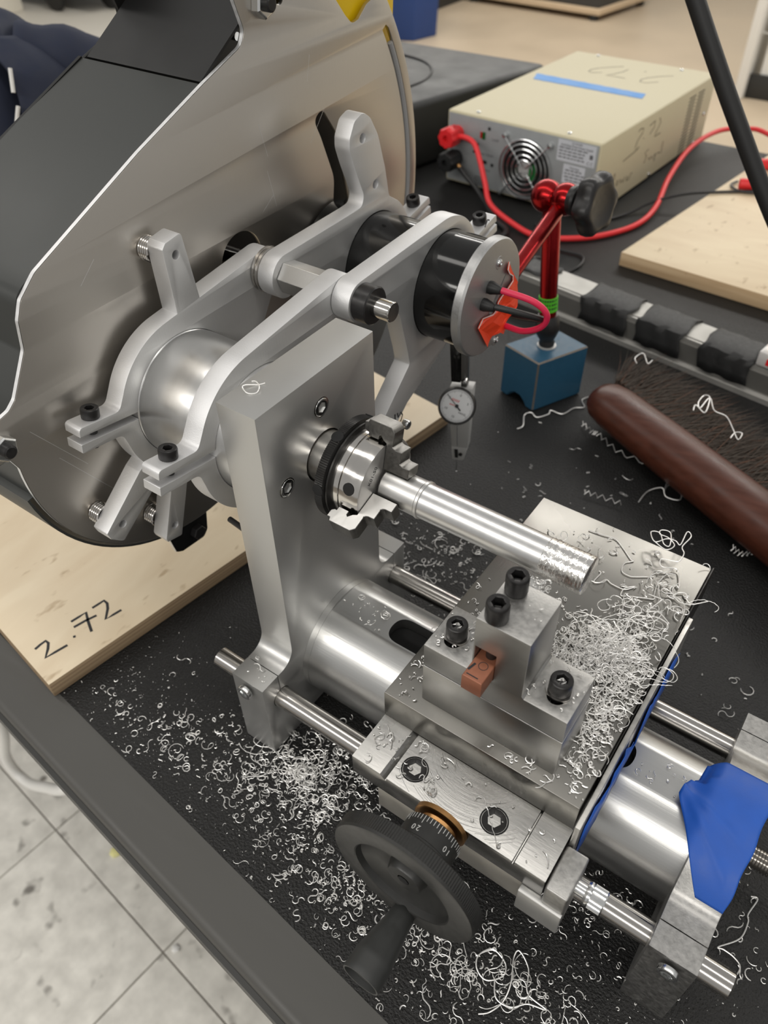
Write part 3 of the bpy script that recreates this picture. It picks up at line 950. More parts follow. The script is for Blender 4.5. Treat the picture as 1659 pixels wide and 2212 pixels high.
lab(build(mb, 'strut_screw', M['zinc'], ra), 'zinc screw head at the end of the strut')

# far right arm: pivot -> rear of the motor, with a round two-hole lobe
upper = arc_between(C3, .0445, polar(C3, .0445, 25), (.2445, .2600), 8, True)
lobe = rounded([(.2445, .2602), (.2352, .2690), (.2310, .2890), (.2239, .3115), (.2160, .3240), (.2085, .3290), (.1995, .3260), (.1940, .3170), (.1936, .3105),
                (.1978, .2990), (.2066, .2790), (.2045, .2722), (.1950, .2716)], [0, .006, .02, .02, .01, .006, .006, .006, .01, .02, .006, .006, 0])[1:]
upper = upper + lobe + [tangent(C3, .0445, C2, .0140, -1)[1]]
end = arc_between(C2, .0140, tangent(C3, .0445, C2, .0140, -1)[1], (C2[0] + .002, C2[1] - .0138), 18, True)[1:]
low = rounded([(C2[0] + .002, C2[1] - .0138), (.158, .236), (.1735, .2180)], [0, .008, 0])[1:] + arc_between(C3, .0445, (.1735, .2180), polar(C3, .0445, 1), 34, True)
arm('clamp_arm', 'aluminium clamp arm with a round two-hole lobe behind the motor body', -.0745, -.0625, C3, .0352, .0445, 13, upper, end + low, L=.0725, g=.0011, t=.0058,
    holes=[circ(.2072, .3140, .0029, 24), circ(.2198, .2815, .0029, 24), circ(C2[0], C2[1], .0062, 24)])

# pivot shaft through the four arms
pv = root('pivot_shaft', 'steel pivot shaft with black collar, hex spacer and washers joining the clamp arms', 'shaft', (-.03, C2[0], C2[1]))
P_ = (0, C2[0], C2[1])
build(MB().lathe([(-.118, .0050), (-.1175, .0060), (.0162, .0060), (.0168, .0055)], P_, A, 32), 'shaft_pin', M['chrome'], pv)
mb = MB().lathe([(-.0058, .0108), (-.0053, .0113), (.0035, .0113), (.0042, .0106), (.0042, .0062)], P_, A, 40)
lab(build(mb, 'shaft_collar', M['black_oxide'], pv), 'black shaft collar')
mb = MB().lathe([(-.0622, .0098), (-.0620, .0104), (-.0318, .0104), (-.0317, .0098)], P_, A, 6, ref=(0, cos(radians(48)), sin(radians(48))))
lab(build(mb, 'hex_spacer', M['alu'], pv, bevel=.0003, smooth=0), 'hexagonal aluminium spacer bar')
for k in range(2):
    x0 = -.0799 + k * .0027
    build(MB().lathe([(x0, .0135), (x0 + .0004, .0142), (x0 + .0020, .0142), (x0 + .0024, .0135)], P_, A, 40), 'washer', M['rod'], pv)

# ------------------------------------------------------------------ motor
mt = root('electric_motor', 'gloss black electric motor with grey end cap and orange sticker in the clamp arms', 'motor', (0, C3[0], C3[1]))
O3 = (0, C3[0], C3[1])
build(MB().lathe([(-.0990, .030), (-.0985, .0349), (-.0626, .0349), (-.0620, .0349), (-.0190, .0352), (-.0188, .0360), (.0232, .0360), (.0240, .0350)], O3, A, 88), 'motor_can', M['motor'], mt)
mb = MB().lathe([(.0238, .0386), (.0246, .0394), (.0295, .0394), (.0310, .0384), (.0312, .0370), (.0312, .0015)], O3, A, 88)
capo = build(mb, 'end_cap', M['cast'], mt, smooth=30)
c_ = prism('cutter', rounded([(.2295, .2325), (.2380, .2405), (.2300, .2300), (.2200, .2130), (.2150, .2190)], .003), .0288, .04, M['hole'], None, 'x', (), 0)
boolean_cut(capo, c_)
capo.data.materials.clear()
capo.data.materials.append(M['cast'])
for yy, zz in ((.2241, .2501), (.2288, .1913)):
    s_ = MB().lathe([(.0, .0046), (.0003, .0042), (.0004, .0001)], (.0311, yy, zz), A, 24)
    ho = build(s_, 'screw_recess', M['cast'], mt)
    s_ = MB().lathe([(.0, .0026), (.0010, .0024), (.0016, .0012), (.0010, .0008)], (.0313, yy, zz), A, 20)
    lab(build(s_, 'cap_screw', M['zinc'], mt), 'zinc screw in the motor end cap')
gy = ((.2135, .2378), (.2065, .2288))
for yy, zz in gy:
    build(MB().lathe([(.0310, .0042), (.0330, .0044), (.0395, .0026), (.0400, .0020)], (0, yy, zz), A, 24), 'cable_grommet', M['rubber'], mt)
w1 = smooth_path([(.033, .2135, .2378), (.043, .2150, .2372), (.060, .2205, .2330), (.068, .2255, .2240), (.064, .2290, .2120), (.050, .2330, .2020), (.034, .2390, .1975), (.022, .2470, .1930), (.0, .2560, .190)], 8)
lab(build(MB().tube(w1, .00215, 12), 'motor_lead', M['red_wire'], mt), 'crimson motor lead looping out of the cap')
w2 = smooth_path([(.033, .2065, .2288), (.045, .2090, .2285), (.058, .2170, .2245), (.064, .2280, .2180), (.056, .2430, .2080), (.035, .2540, .1980), (.0, .2640, .1900)], 8)
lab(build(MB().tube(w2, .00215, 12), 'motor_lead', M['black_wire'], mt), 'black motor lead')
pts = [(y, z) for _, y, z in D['orange']]
me = prism_mesh(pts, -.0001, .0002, 'x', (), 0)
bm = bmesh.new()
bm.from_mesh(me)
bmesh.ops.subdivide_edges(bm, edges=[e for e in bm.edges if e.calc_length() > .004], cuts=3, use_grid_fill=True)
for v in bm.verts:
    v.co.x += .0318 + .0009 * sin(v.co.y * 260 + v.co.z * 150) + .0009
bm.to_mesh(me)
bm.free()
me.materials.clear()
me.materials.append(M['orange'])
o = link(bpy.data.objects.new('warning_sticker', me), mt)
lab(o, 'torn wavy orange sticker across the end cap')
mb = MB().ribbon([(.0332 + .0009 * sin(y * 260 + z * 150), y, z) for y, z in pts[:13]], .0006, (1, 0, 0), .0003)
build(mb, 'sticker_edge', M['white'], o)
# ------------------------------------------------------------------ belt guard
gd = root('belt_guard', 'big scratched stainless belt guard with black sheet cover behind the clamp arms', 'guard', (-.15, .12, .09))
XG = -.1000
RB = .116
CB = (.0583, .2080)
RP = .1982
outline = [(.2890, .4300), (.1440, .4300), (.1478, .3939), (.1530, .3790), (.1496, .3720), (.1173, .3605), (.0652, .3404), (-.0121, .3067), (-.0239, .2972), (-.0288, .2880),
           (-.0313, .2730), (-.0457, .2509), (-.0510, .2468), (-.0800, .2400), (-.0800, .2225), (-.0640, .2215)]
radii = [0, 0, .01, .006, .01, 0, 0, .012, .006, .004, .006, .008, .006, .004, .004, .010]
a_ = arc_between(CB, RB, (-.0575, .2130), (.1400, .1265), 40, True)
right = [(.1560, .1210), (.2300, .0920)] + arc_between(C2, RP, polar(C2, RP, -50), polar(C2, RP, 46), 48, True)
guard_outline = rounded(outline, radii, 5) + a_ + right
slot_r = [polar(C2, .1905, a) for a in range(-14, 32)] + [polar(C2, .1875 + .0030 * cos(t), 32) for t in (1, 2)] + [polar(C2, .1845, a) for a in range(32, -15, -1)]
slot_l = rounded([polar(C2, .1125, -30), polar(C2, .1125, 0), polar(C2, .1130, 25), polar(C2, .1110, 37), polar(C2, .1010, 38), polar(C2, .0990, 30), polar(C2, .0990, 12), polar(C2, .0990, -30)],
                 [0, .02, .02, .006, .006, .01, .02, 0], 6)
notch = rounded([(.2225, .3930), (.2430, .3700), (.2498, .3640), (.2570, .3655), (.2660, .3722), (.2790, .3760), (.2700, .3950)], [.004, .008, .006, .006, .006, .008, .006], 5)
gp = prism('front_plate', guard_outline, XG - .0028, XG, M['guard'], gd, 'x', [circ(C2[0], C2[1], .0180, 48), slot_r, slot_l, notch, circ(.1836, .3890, .0035, 16)], .00025)
# pale cut edge: a thin frame standing proud along the left contour
edge = MB()
left = rounded(outline, radii, 5)[1:] + a_
inner = []
for i, p in enumerate(left):
    t = Vector(left[min(i + 1, len(left) - 1)]) - Vector(left[max(i - 1, 0)])
    t.normalize()
    nrm = Vector((-t.y, t.x))
    inner.append(Vector(p) - nrm * .0003)
vs = []
for p, q in zip(left, inner):
    vs += [(XG - .0027, q.x, q.y), (XG - .0002, q.x, q.y)]
edge.add(vs, [(2 * i, 2 * i + 1, 2 * i + 3, 2 * i + 2) for i in range(len(left) - 1)])
o = build(edge, 'cut_edge', M['guard_edge'], gp, smooth=60, recalc=False)
lab(o, 'pale laser cut edge of the plate')
# scratches on the plate
for (u, v) in (((.2010, .3060), (.2170, .3230)), ((.0620, .2330), (.0900, .2520)), ((.1500, .2790), (.1610, .2860)), ((.2020, .3420), (.2060, .3560)), ((.01, .21), (.022, .22)), ((.155, .33), (.16, .31)), ((.158, .302), (.163, .278)), ((.0100, .2900), (.0220, .3000)), ((-.035, .205), (-.002, .150)), ((-.02, .19), (-.045, .23))):
    build(MB().ribbon([(XG + .00003, *u), (XG + .00003, *v)], .00022, (1, 0, 0), .00002), 'scratch', M['guard_edge'], gp, smooth=0)
# folded black sheet cover running back from the contour
depth = .1000
contour = rounded(outline, radii, 5)[1:]
inset = []
for i, p in enumerate(contour):
    t = (Vector(contour[min(i + 1, len(contour) - 1)]) - Vector(contour[max(i - 1, 0)])).normalized()
    inset.append(Vector(p) + Vector((-t.y, t.x)) * -.0012)


def strip(name, pts, x0, x1, material, label, th=.0016):
    mb = MB()
    n = len(pts)
    vs = []
    for i, p in enumerate(pts):
        t = (Vector(pts[min(i + 1, n - 1)]) - Vector(pts[max(i - 1, 0)])).normalized()
        q = Vector(p) + Vector((-t.y, t.x)) * th
        vs += [(x0, p[0], p[1]), (x1, p[0], p[1]), (x1, q.x, q.y), (x0, q.x, q.y)]
    fs = []
    for i in range(n - 1):
        for k in range(4):
            j = (k + 1) % 4
            fs.append((4 * i + k, 4 * i + j, 4 * i + 4 + j, 4 * i + 4 + k))
    fs += [(0, 1, 2, 3), (4 * n - 4, 4 * n - 1, 4 * n - 2, 4 * n - 3)]
    mb.add(vs, fs)
    return lab(build(mb, name, material, gd, smooth=40), label)


lower = [(.1172, .3600), (.0652, .3396), (-.0121, .3058)] + rounded([(-.0121, .3058), (-.0250, .2990), (-.0300, .2700), (-.0440, .2500)], [0, .012, .006, 0], 6)[1:]
lower = lower + [(-.0560, .2300), (-.0560, .1900)] + arc_between(CB, RB + .004, (-.0560, .1900), (.0200, .0960), 16, True)
strip('cover_panel', lower, XG - depth, XG - .0030, M['cover'], 'grey-black lower cover panel')
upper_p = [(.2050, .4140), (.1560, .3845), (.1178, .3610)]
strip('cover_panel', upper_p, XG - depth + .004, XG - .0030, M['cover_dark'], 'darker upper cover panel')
# rolled seam, rear flange and rear plate
fl = MB()
for a, b in ((lower[0], lower[2]),):
    p, q = Vector(a), Vector(b)
    t = (q - p).normalized()
    nrm = Vector((t.y, -t.x)) * -1
    fl.add([(XG - depth - d, *(r + nrm * h)) for d in (0, .0025) for r in (p, q) for h in (-.001, .0055)], [(0, 1, 3, 2), (4, 6, 7, 5), (0, 4, 5, 1), (2, 3, 7, 6), (0, 2, 6, 4), (1, 5, 7, 3)])
build(fl, 'rear_flange', M['cover_dark'], gd, smooth=0)
rp = [tuple(Vector(p)) for p in guard_outline]
prism('rear_plate', [(CB[0] + (y - CB[0]) * .985, .25 + (z - .25) * .985) for y, z in rp], XG - depth - .003, XG - depth, M['cover_dark'], gd, 'x', (), .0002)
sb = MB().tube([(XG - .016, .1500, .3762), (XG - .003, .1500, .3762)], .0022, 12)
lab(build(sb, 'stand_off', M['zinc'], gd), 'bright stand-off pin beside the fold')
# stand-off springs between fingers and plate
for yy, zz in ((.0558, .2930), (-.0250, .1560), (.0105, .1265)):
    path = []
    for i in range(73):
        t = i / 72
        path.append((-.0995 + t * .0072, yy + .0062 * cos(t * 2 * pi * 4.5), zz + .0062 * sin(t * 2 * pi * 4.5)))
    lab(build(MB().tube(path, .0008, 8), 'stand_off_spring', M['rod'], gd), 'coil spring between finger tab and guard plate')
# nuts and bolts on the guard
for yy, zz, r in ((.1671, .3896, .0078), (-.0625, .2318, .0074)):
    nb = MB().lathe([(0, r * .95), (.0005, r), (.0050, r), (.0058, r * .86)], (XG, yy, zz), A, 6, ref=(0, .94, .34))
    no = build(nb, 'hex_nut', M['zinc'], gd, bevel=.0002, smooth=0)
    build(MB().lathe([(0, r * .52), (.0088, r * .52), (.0095, r * .40)], (XG, yy, zz), A, 20), 'bolt_end', M['black_oxide'], no)
# black tab with a nut below the plate
tab = rounded([(.0180, .1000), (.0205, .0905), (.0235, .0735), (.0290, .0700), (.0500, .0675), (.0545, .0720), (.0580, .0930), (.0640, .1010), (.0500, .1230)], [0, .004, .004, .002, .004, .004, .006, .006, 0])
tb_ = prism('mounting_tab', tab, XG - .0070, XG - .0040, M['cover_dark'], gd, 'x', (), .0003)
lab(tb_, 'black mounting tab hanging below the plate')
e_ = MB().add([(XG - .0070, .0205, .0905), (XG - .0040, .0205, .0905), (XG - .0040, .0236, .0735), (XG - .0070, .0236, .0735), (XG - .0070, .0203, .0905), (XG - .0040, .0203, .0905), (XG - .0040, .0234, .0735), (XG - .0070, .0234, .0735)],
              [(0, 1, 2, 3), (7, 6, 5, 4), (0, 4, 5, 1), (3, 2, 6, 7), (0, 3, 7, 4), (1, 5, 6, 2)])
build(e_, 'bright_edge', M['guard_edge'], tb_, smooth=0)
build(MB().lathe([(0, .0058), (.0045, .0058), (.005, .005)], (XG - .0040, .0440, .0790), A, 6), 'hex_nut', M['black_oxide'], tb_, bevel=.0002, smooth=0)
# yellow panel seen through the guard's notch and slot
yl = prism('yellow_panel', rounded([(.2250, .3520), (.3020, .3400), (.3080, .4300), (.2100, .4300)], .006), XG - .0100, XG - .0060, M['yellow'], None, 'x', (), .0003)
tag(yl, 'bright yellow plastic panel seen through the notch of the belt guard', 'panel')
ar = MB().tube([(XG - .0012, *polar(C2, .1884, a)) for a in range(-14, 29)], .0019, 10)
lab(build(ar, 'edge_trim', mat('grey_trim', (.30, .30, .30, 1), 0, .5), gd), 'grey trim cord inside the curved slot')
bp_ = prism('inner_plate', [polar(C2, .1800, a) for a in range(-40, 60, 4)] + [polar(C2, .060, a) for a in range(60, -40, -4)], XG - .0300, XG - .0270, M['cover_dark'], gd, 'x', (), .0002)

# ------------------------------------------------------------------ carriage (saddle)
cr = root('carriage', 'aluminium carriage saddle with fly-cut front ledge, apron and side clamp', 'carriage', (.168, .05, .08))
zt = .1208
zb_ = .1055
prof_y = -.0520
# saddle: three strips with V grooves between them
sad = [(.1138, zb_), (.2225, zb_), (.2225, zt), (.2070, zt), (.2062, zt - .0030), (.2058, zt - .0030), (.2056, zt - .0006), (.1350, zt - .0006), (.1347, zt - .0030), (.1342, zt - .0030), (.1312, zt), (.1138, zt)]
prism('saddle_plate', sad, prof_y, .1300, M['saddle'], cr, 'y', [], .0003)
# bridge over the bed and the shafts
pr_ = [(-.0430, zb_), (-.0430, .0780), (-.0270, .0700), (-.0270, .0640), (-.0030, .0640), (-.0030, zb_ - .006), (.0978, zb_ - .006), (.0978, .0640), (.1240, .0640), (.1240, zb_)]
apron = MB().box(.1285, .2140, -.0505, -.0290, .0830, zb_ + .0004)
lab(build(apron, 'apron', mat('apron_satin', (.62, .60, .56, 1), 1, .42, .06, 60), cr, bevel=.0004), 'satin apron block under the front edge')
for y0_, y1_ in ((-.0285, -.0005), (.0985, .1260)):
    build(MB().box(.1200, .2180, y0_, y1_, .0585, zb_ - .0002), 'shaft_bearing_block', M['alu'], cr, bevel=.0004)
big = cap_screw_mesh('flush_screw', .0062, .0062, M['black_oxide'], hexf=.0030, depth=.0040, knurl=False)
for xx, yy in ((.1440, -.0396), (.1896, -.0400)):
    o = inst(big, 'cap_screw', cr, (xx, yy, zt - .0062))
    r_ = MB().lathe([(0, .0063), (.00025, .0070), (.0003, .0063)], (xx, yy, zt - .00062), (0, 0, 1), 40, caps=False)
    build(r_, 'counterbore', M['hole'], cr)
# fly-cutter arcs
fc = MB()
rr = random.Random(5)
for i in range(34):
    R0 = .012 + i * .0011 + rr.uniform(-.0003, .0003)
    cx0, cy0 = .1690 + rr.uniform(-.001, .001), -.0085
    a0_, a1_ = radians(200 + rr.uniform(0, 40)), radians(300 + rr.uniform(0, 45))
    pts = [(cx0 + R0 * cos(a0_ + (a1_ - a0_) * k / 16), cy0 + R0 * sin(a0_ + (a1_ - a0_) * k / 16), zt - .00058) for k in range(17)]
    pts = [p for p in pts if .1358 < p[0] < .2030 and -.0516 < p[1] < -.0235 and hypot(p[0] - .144, p[1] + .0396) > .0072 and hypot(p[0] - .1896, p[1] + .04) > .0072]
    runs, cur = [], []
    for p in pts:
        if cur and hypot(p[0] - cur[-1][0], p[1] - cur[-1][1]) > R0 * .35:
            runs.append(cur)
            cur = []
        cur.append(p)
    runs.append(cur)
    for r_ in runs:
        if len(r_) > 2:
            fc.ribbon(r_, rr.uniform(.00012, .0003), (0, 0, 1), .00003)
lab(build(fc, 'tool_marks', M['alu'], cr, smooth=0), 'curved fly-cutter marks on the ledge')
# clamp block with thumb screw
cb_ = MB().box(.2235, .2345, -.0545, -.0310, .0880, .1222)
cbo = lab(build(cb_, 'clamp_block', M['speckle'], cr, bevel=.0012, seg=3), 'chip stained clamp block on the right side')
lg = MB().box(.2125, .2345, -.0560, -.0515, .0860, .1052)
build(lg, 'clamp_foot', M['alu_head'], cr, bevel=.0005)
mb = MB().lathe([(0, .0033), (.0042, .0033), (.0044, .0052), (.0056, .0058), (.0064, .0056), (.0068, .0050)], (.2345, -.0415, .1120), A, 30)
tso = build(mb, 'thumb_screw', M['zinc'], cr)
lab(tso, 'knurled zinc thumb screw')


def kn2(i, t, r):
    return r * (1 + .035 * (1 if int(t / (2 * pi) * 60 + .5) % 2 else -1)) if i in (1, 2) else r


mb = MB().lathe([(.0066, .0050), (.0072, .0055), (.0132, .0055), (.0138, .0050), (.0138, .003)], (.2345, -.0415, .1120), A, 60, rf=kn2)
build(mb, 'knurled_head', M['zinc'], tso)
# wiper strips on the right side
wp_ = MB().box(.2236, .2262, -.0300, .1150, .0900, .1385)
wo = lab(build(wp_, 'wiper_strip', M['acrylic'], cr, bevel=.0004), 'scuffed bright wiper strip')
wp2 = MB().box(.2222, .2231, .0000, .1600, .1060, .1375)
build(wp2, 'seal_strip', M['ring_black'], cr, bevel=.0002)
bt = MB()
vs = []
n_ = 26
for i in range(n_ + 1):
    y = -.0230 + .122 * i / n_
    w_ = .0008 * sin(i * 1.9) + .0006 * sin(i * 4.1)
    vs += [(.2266 + abs(w_) * .5, y, .0880), (.2270 + abs(w_), y, .1300 + .004 * sin(i * .9) - (.018 if i in (13, 14) else 0))]
bt.add(vs, [(2 * i, 2 * i + 1, 2 * i + 3, 2 * i + 2) for i in range(n_)])
o = build(bt, 'blue_tape_strip', M['blue_tape'], None, smooth=60)
sm = o.modifiers.new('th', 'SOLIDIFY')
sm.thickness = .0003
tag(o, 'strip of blue tape stuck along the right side of the carriage', 'tape')

# ------------------------------------------------------------------ cross slide plate
cs = prism('cross_slide', [(.1137, -.0228), (.2220, -.0228), (.2220, .1544), (.1137, .1544)], .1209, .1415, M['plate_steel'], None, 'z', (), .0004)
tag(cs, 'flat ground steel cross slide plate littered with swarf under the tool post', 'slide plate')

# ------------------------------------------------------------------ tool post
tp = root('tool_post', 'stepped aluminium tool post bolted on the cross slide', 'tool post', (.168, 0, .1416))
zs_ = .1416
pf_ = [(.1312, zs_ + .0288), (.2048, zs_ + .0288), (.2048, .1860), (.1836, .1860), (.1826, .1872), (.1826, .2244), (.1566, .2244), (.1566, .1860), (.1312, .1860)]
me = prism_mesh(rounded(pf_, [0, 0, .0004, 0, 0, .0005, .0005, 0, .0004], 3), -.0143, .0142, 'y', [[(.1578, .1872), (.1681, .1872), (.1681, .2055), (.1578, .2055)]], .0004)
me.name = 'upper_block'
me.materials.clear()
me.materials.append(M['post'])
me.materials.append(M['speckle'])
for p_ in me.polygons:
    if p_.normal.z > .9:
        p_.material_index = 1
me.shade_smooth()
me.set_sharp_from_angle(angle=radians(30))
ub = link(bpy.data.objects.new('upper_block', me), tp)
cut = MB()
for xx in (.1413, .1948):
    cut.lathe([(0, .0044), (.03, .0044)], (xx, -.0045, .165), (0, 0, 1), 24)
    cut.lathe([(0, .0044), (.03, .0044)], (xx, .0020, .165), (0, 0, 1), 24)
    cut.box(xx - .0044, xx + .0044, -.0045, .0020, .165, .195)
co = build(cut, 'cutter', M['hole'])
if True:
    md = ub.modifiers.new('c', 'BOOLEAN')
    md.operation = 'DIFFERENCE'
    md.solver = 'EXACT'
    md.use_self = True
    md.object = co
    dg = bpy.context.evaluated_depsgraph_get()
    me2 = bpy.data.meshes.new_from_object(ub.evaluated_get(dg))
    ub.modifiers.clear()
    ub.data = me2
    me2.shade_smooth()
    me2.set_sharp_from_angle(angle=radians(30))
bpy.data.objects.remove(co)
lb = MB().box(.1312, .2050, -.0146, .0142, zs_, zs_ + .0284)
lab(build(lb, 'riser_block', M['post'], tp, bevel=.0004), 'riser block under the tool post')
hs = cap_screw_mesh('tool_screw', .0052, .0078, M['black_oxide'], .0028, .020, hexf=.0026)
ts_ = cap_screw_mesh('tool_clamp_screw', .0052, .0100, M['black_oxide'], .0026, .028, hexf=.0027)
for xx, yy in ((.1632, .0086), (.1637, -.0094)):
    lab(inst(ts_, 'clamp_screw', tp, (xx, yy, .2246), (0, 0, .4)), 'tall black socket screw on top')
wash = MB().lathe([(0, .0034), (0, .0062), (.0010, .0062), (.0010, .0034)], (0, 0, 0), (0, 0, 1), 40, caps=False)
for k, xx in enumerate((.1411, .1946)):
    w_ = build(MB().lathe([(0, .0034), (0, .0062), (.0011, .0062), (.0011, .0034)], (xx, -.0012, .1862), (0, 0, 1), 40, caps=False), 'washer', M['rod'], tp)
    o = inst(hs, 'hold_down_screw', tp, (xx, -.0012, .1874), (0, 0, .25 + k * .5))
    lab(o, 'black hold-down screw with a washer')
    fl_ = MB()
    for q in range(7):
        a = q * 1.3
        fl_.tube([(xx + .0022 * cos(a + t) * (.3 + .2 * t), -.0012 + .0022 * sin(a + t * 1.4) * .6, .1908 + .0006 * q + .0002 * t) for t in range(4)], .00022, 4)
    sw_ = build(fl_, 'packed_chips', M['chip'], tp)
    sw_['kind'] = 'stuff'
ct = root('cutting_tool', 'square brown cutting tool sticking out of the tool post', 'cutting tool', (.163, .005, .19))
prism('tool_shank', [(.1580, -.0254), (.1679, -.0254), (.1679, .0300), (.1580, .0300)], .1873, .1975, M['copper'], ct, 'z', (), .0006)
tp_ = MB().add([(.1580, .0290, .1885), (.1679, .0290, .1885), (.1679, .0290, .2040), (.1580, .0290, .2040), (.1585, .0372, .1925), (.1640, .0345, .1925), (.1640, .0345, .2040), (.1585, .0380, .2040)],
               [(0, 1, 2, 3), (4, 7, 6, 5), (0, 4, 5, 1), (3, 2, 6, 7), (0, 3, 7, 4), (1, 5, 6, 2)])
lab(build(tp_, 'tool_tip', M['satin'], ct, bevel=.0002), 'ground tip against the bar')
rg = MB()
n_ = 30
cir = [(.1636 + .0021 * cos(2 * pi * i / n_), -.0165 + .0021 * sin(2 * pi * i / n_), .19752) for i in range(n_ + 1)]
rg.ribbon(cir, .0003, (0, 0, 1), .00004)
rg.ribbon([(.1588, -.0215, .19752), (.1600, -.0170, .19752)], .0011, (0, 0, 1), .00004)
rg.ribbon([(.1592, -.0235, .19752), (.1650, -.0236, .19752)], .0006, (0, 0, 1), .00004)
lab(build(rg, 'ring_mark', M['ink'], ct, smooth=0), 'dark ring mark and smudges on the shank')

# ------------------------------------------------------------------ handwheel
HX, HZ = .1684, .1152
hwl = root('handwheel', 'black dished handwheel with graduated dial and crank handle at the cross slide', 'handwheel', (HX, -.075, HZ))
AY = (0, -1, 0)


def kn3(i, t, r):
    return r * (1 + .005 * (1 if int(t / (2 * pi) * 360 + .5) % 2 else -1)) if i in (2, 3) else r


b0 = (HX, 0, HZ)
mb = MB().lathe([(.0745, .0140), (.0790, .0200), (.0796, .0375), (.0802, .0384), (.0868, .0384), (.0880, .0378), (.0884, .0368), (.0884, .0262), (.0880, .0256), (.0850, .0246), (.0818, .0200), (.0806, .0130), (.0812, .0104),
                 (.0850, .0092), (.0858, .0086), (.0858, .0032), (.0800, .0030), (.0800, .0005)], b0, AY, 360, rf=kn3)
wl = build(mb, 'wheel_rim', [M['wheel'], M['knurl']], hwl, smooth=30)
for p_ in wl.data.polygons:
    c = p_.center
    if hypot(c.x - HX, c.z - HZ) > .0379:
        p_.material_index = 1
mb = MB().lathe([(.0000, .0026), (.0003, .0030), (.0004, .0026)], (HX, -.0857, HZ), AY, 6)
build(mb, 'hub_socket', M['hole'], wl)
mb = MB().lathe([(.0590, .0135), (.0596, .0146), (.0700, .0146), (.0705, .0152), (.0735, .0152), (.0745, .0135)], b0, AY, 64)
dl = lab(build(mb, 'graduated_dial', M['wheel'], hwl), 'black graduated dial')
tk = MB()
for k in range(50):
    a = 2 * pi * k / 50
    d = Vector((cos(a), 0, sin(a)))
    Lk = .0042 if k % 5 == 0 else .0026
    p = Vector((HX, -.0597, HZ)) + d * .01462
    tk.ribbon([p, p + Vector((0, -Lk, 0))], .00030, d, .00008)
for val, k in ((20, 0), (10, 1), (30, -1), (40, -2), (0, 2)):
    # figures stand round the dial
    ang = radians(113) - k * radians(72)
    s_ = str(val)
    for ci, chh in enumerate(s_):
        a = ang + (ci - (len(s_) - 1) / 2) * radians(10.5)
        d = Vector((cos(a), 0, sin(a)))
        tk.mesh(text_mesh(chh, .0040, Vector((HX, -.0668, HZ)) + d * .01464, (-sin(a), 0, cos(a)), (0, -1, 0)))
lab(build(tk, 'dial_marks', M['white_ink'], dl, smooth=0), 'white graduations with figures 10 and 20')
mb = MB().lathe([(.0540, .0070), (.0541, .0074), (.0580, .0074), (.0581, .0062)], b0, AY, 6, ref=(cos(.3), 0, sin(.3)))
build(mb, 'hex_nut', M['zinc'], hwl, bevel=.0003, smooth=0)
mb = MB().lathe([(.0520, .0050), (.0600, .0050)], b0, AY, 24)
build(mb, 'screw_shaft', M['chrome'], hwl)
fb = MB().lathe([(.0522, .0130), (.0526, .0141), (.0550, .0141), (.0556, .0132), (.0556, .0096), (.0572, .0092), (.0574, .0078), (.0560, .0070)], b0, AY, 56)
lab(build(fb, 'bronze_bushing', M['brass'], hwl), 'bronze flanged bushing against the saddle')
hc = (.1708, 0, .0846)
mb = MB().lathe([(.0862, .0050), (.0880, .0056), (.0900, .0062), (.0960, .0069), (.1050, .0084), (.1120, .0095), (.1130, .0097), (.1150, .0098), (.1205, .0098), (.1228, .0100), (.1240, .0098), (.1240, .0090), (.1215, .0084), (.1215, .0010)], hc, AY, 48)
lab(build(mb, 'crank_handle', M['wheel_grip'], hwl, smooth=40), 'flared crank handle')

# ------------------------------------------------------------------ blue tape over the tail bracket
tpz = MB()
NU, NV = 26, 46
vs = []
for j in range(NV + 1):
    v = j / NV
    th = radians(66) + v * radians(84)          # from the rear of the hump to its front
    if v < .18:
        xl = .2640 - .0010 * v / .18
    elif v < .42:
        xl = .2622 - .0055 * sin((v - .18) / .24 * pi / 2)
    else:
        xl = .2567 + (v - .42) / .58 * .0265
    xr = .2972 - (.0010 * sin(v * 20) * .4)
    for i in range(NU + 1):
        u = i / NU
        x = xl + (xr - xl) * u
        hump = Rh + .0009
        low_ = Rb + .0016 + (.004 if v > .18 else .0)
        k = min(1, max(0, (x - .2600) / .0130))
        k = k * k * (3 - 2 * k)
        r = low_ + (hump - low_) * k
        # wrinkles: one fold from the bulge to the rear, one towards the front edge
        d1 = (v - .40) - (x - .266) * 6.0
        d2 = (v - .42) + (x - .262) * -13.0
        r += .0022 * math.exp(-(d1 / .035) ** 2) * (1 - u) + .0014 * math.exp(-(d2 / .04) ** 2) * (u < .75) * (1 - u)
        th2 = th
        flat_z = None
        y, z = YS + r * cos(th2), ZB + r * sin(th2)
        if v < .25 and k < 1:
            zf2 = zf + .0012 + (z - zf - .0012) * k
            z = min(z, zf2) if k < .5 else z
        vs.append((x, y, z))
fs = []
for j in range(NV):
    for i in range(NU):
        a = j * (NU + 1) + i
        fs.append((a, a + 1, a + NU + 2, a + NU + 1))
tpz.add(vs, fs)
o = build(tpz, 'blue_tape', M['blue_tape'], None, smooth=60)
sm = o.modifiers.new('th', 'SOLIDIFY')
sm.thickness = .0004
tag(o, 'piece of wrinkled blue tape draped over the tail bracket', 'tape')
# ------------------------------------------------------------------ room and workbench
FZ = -.88
TILE = .305
ta = radians(-5.4)
tu, tv = Vector((cos(ta), sin(ta), 0)), Vector((-sin(ta), cos(ta), 0))
T0 = Vector((-.599, -.0525, FZ))


def tile_pt(i, j, z=0):
    p = T0 + tu * (TILE * i) + tv * (TILE * j)
    return Vector((p.x, p.y, FZ + z))


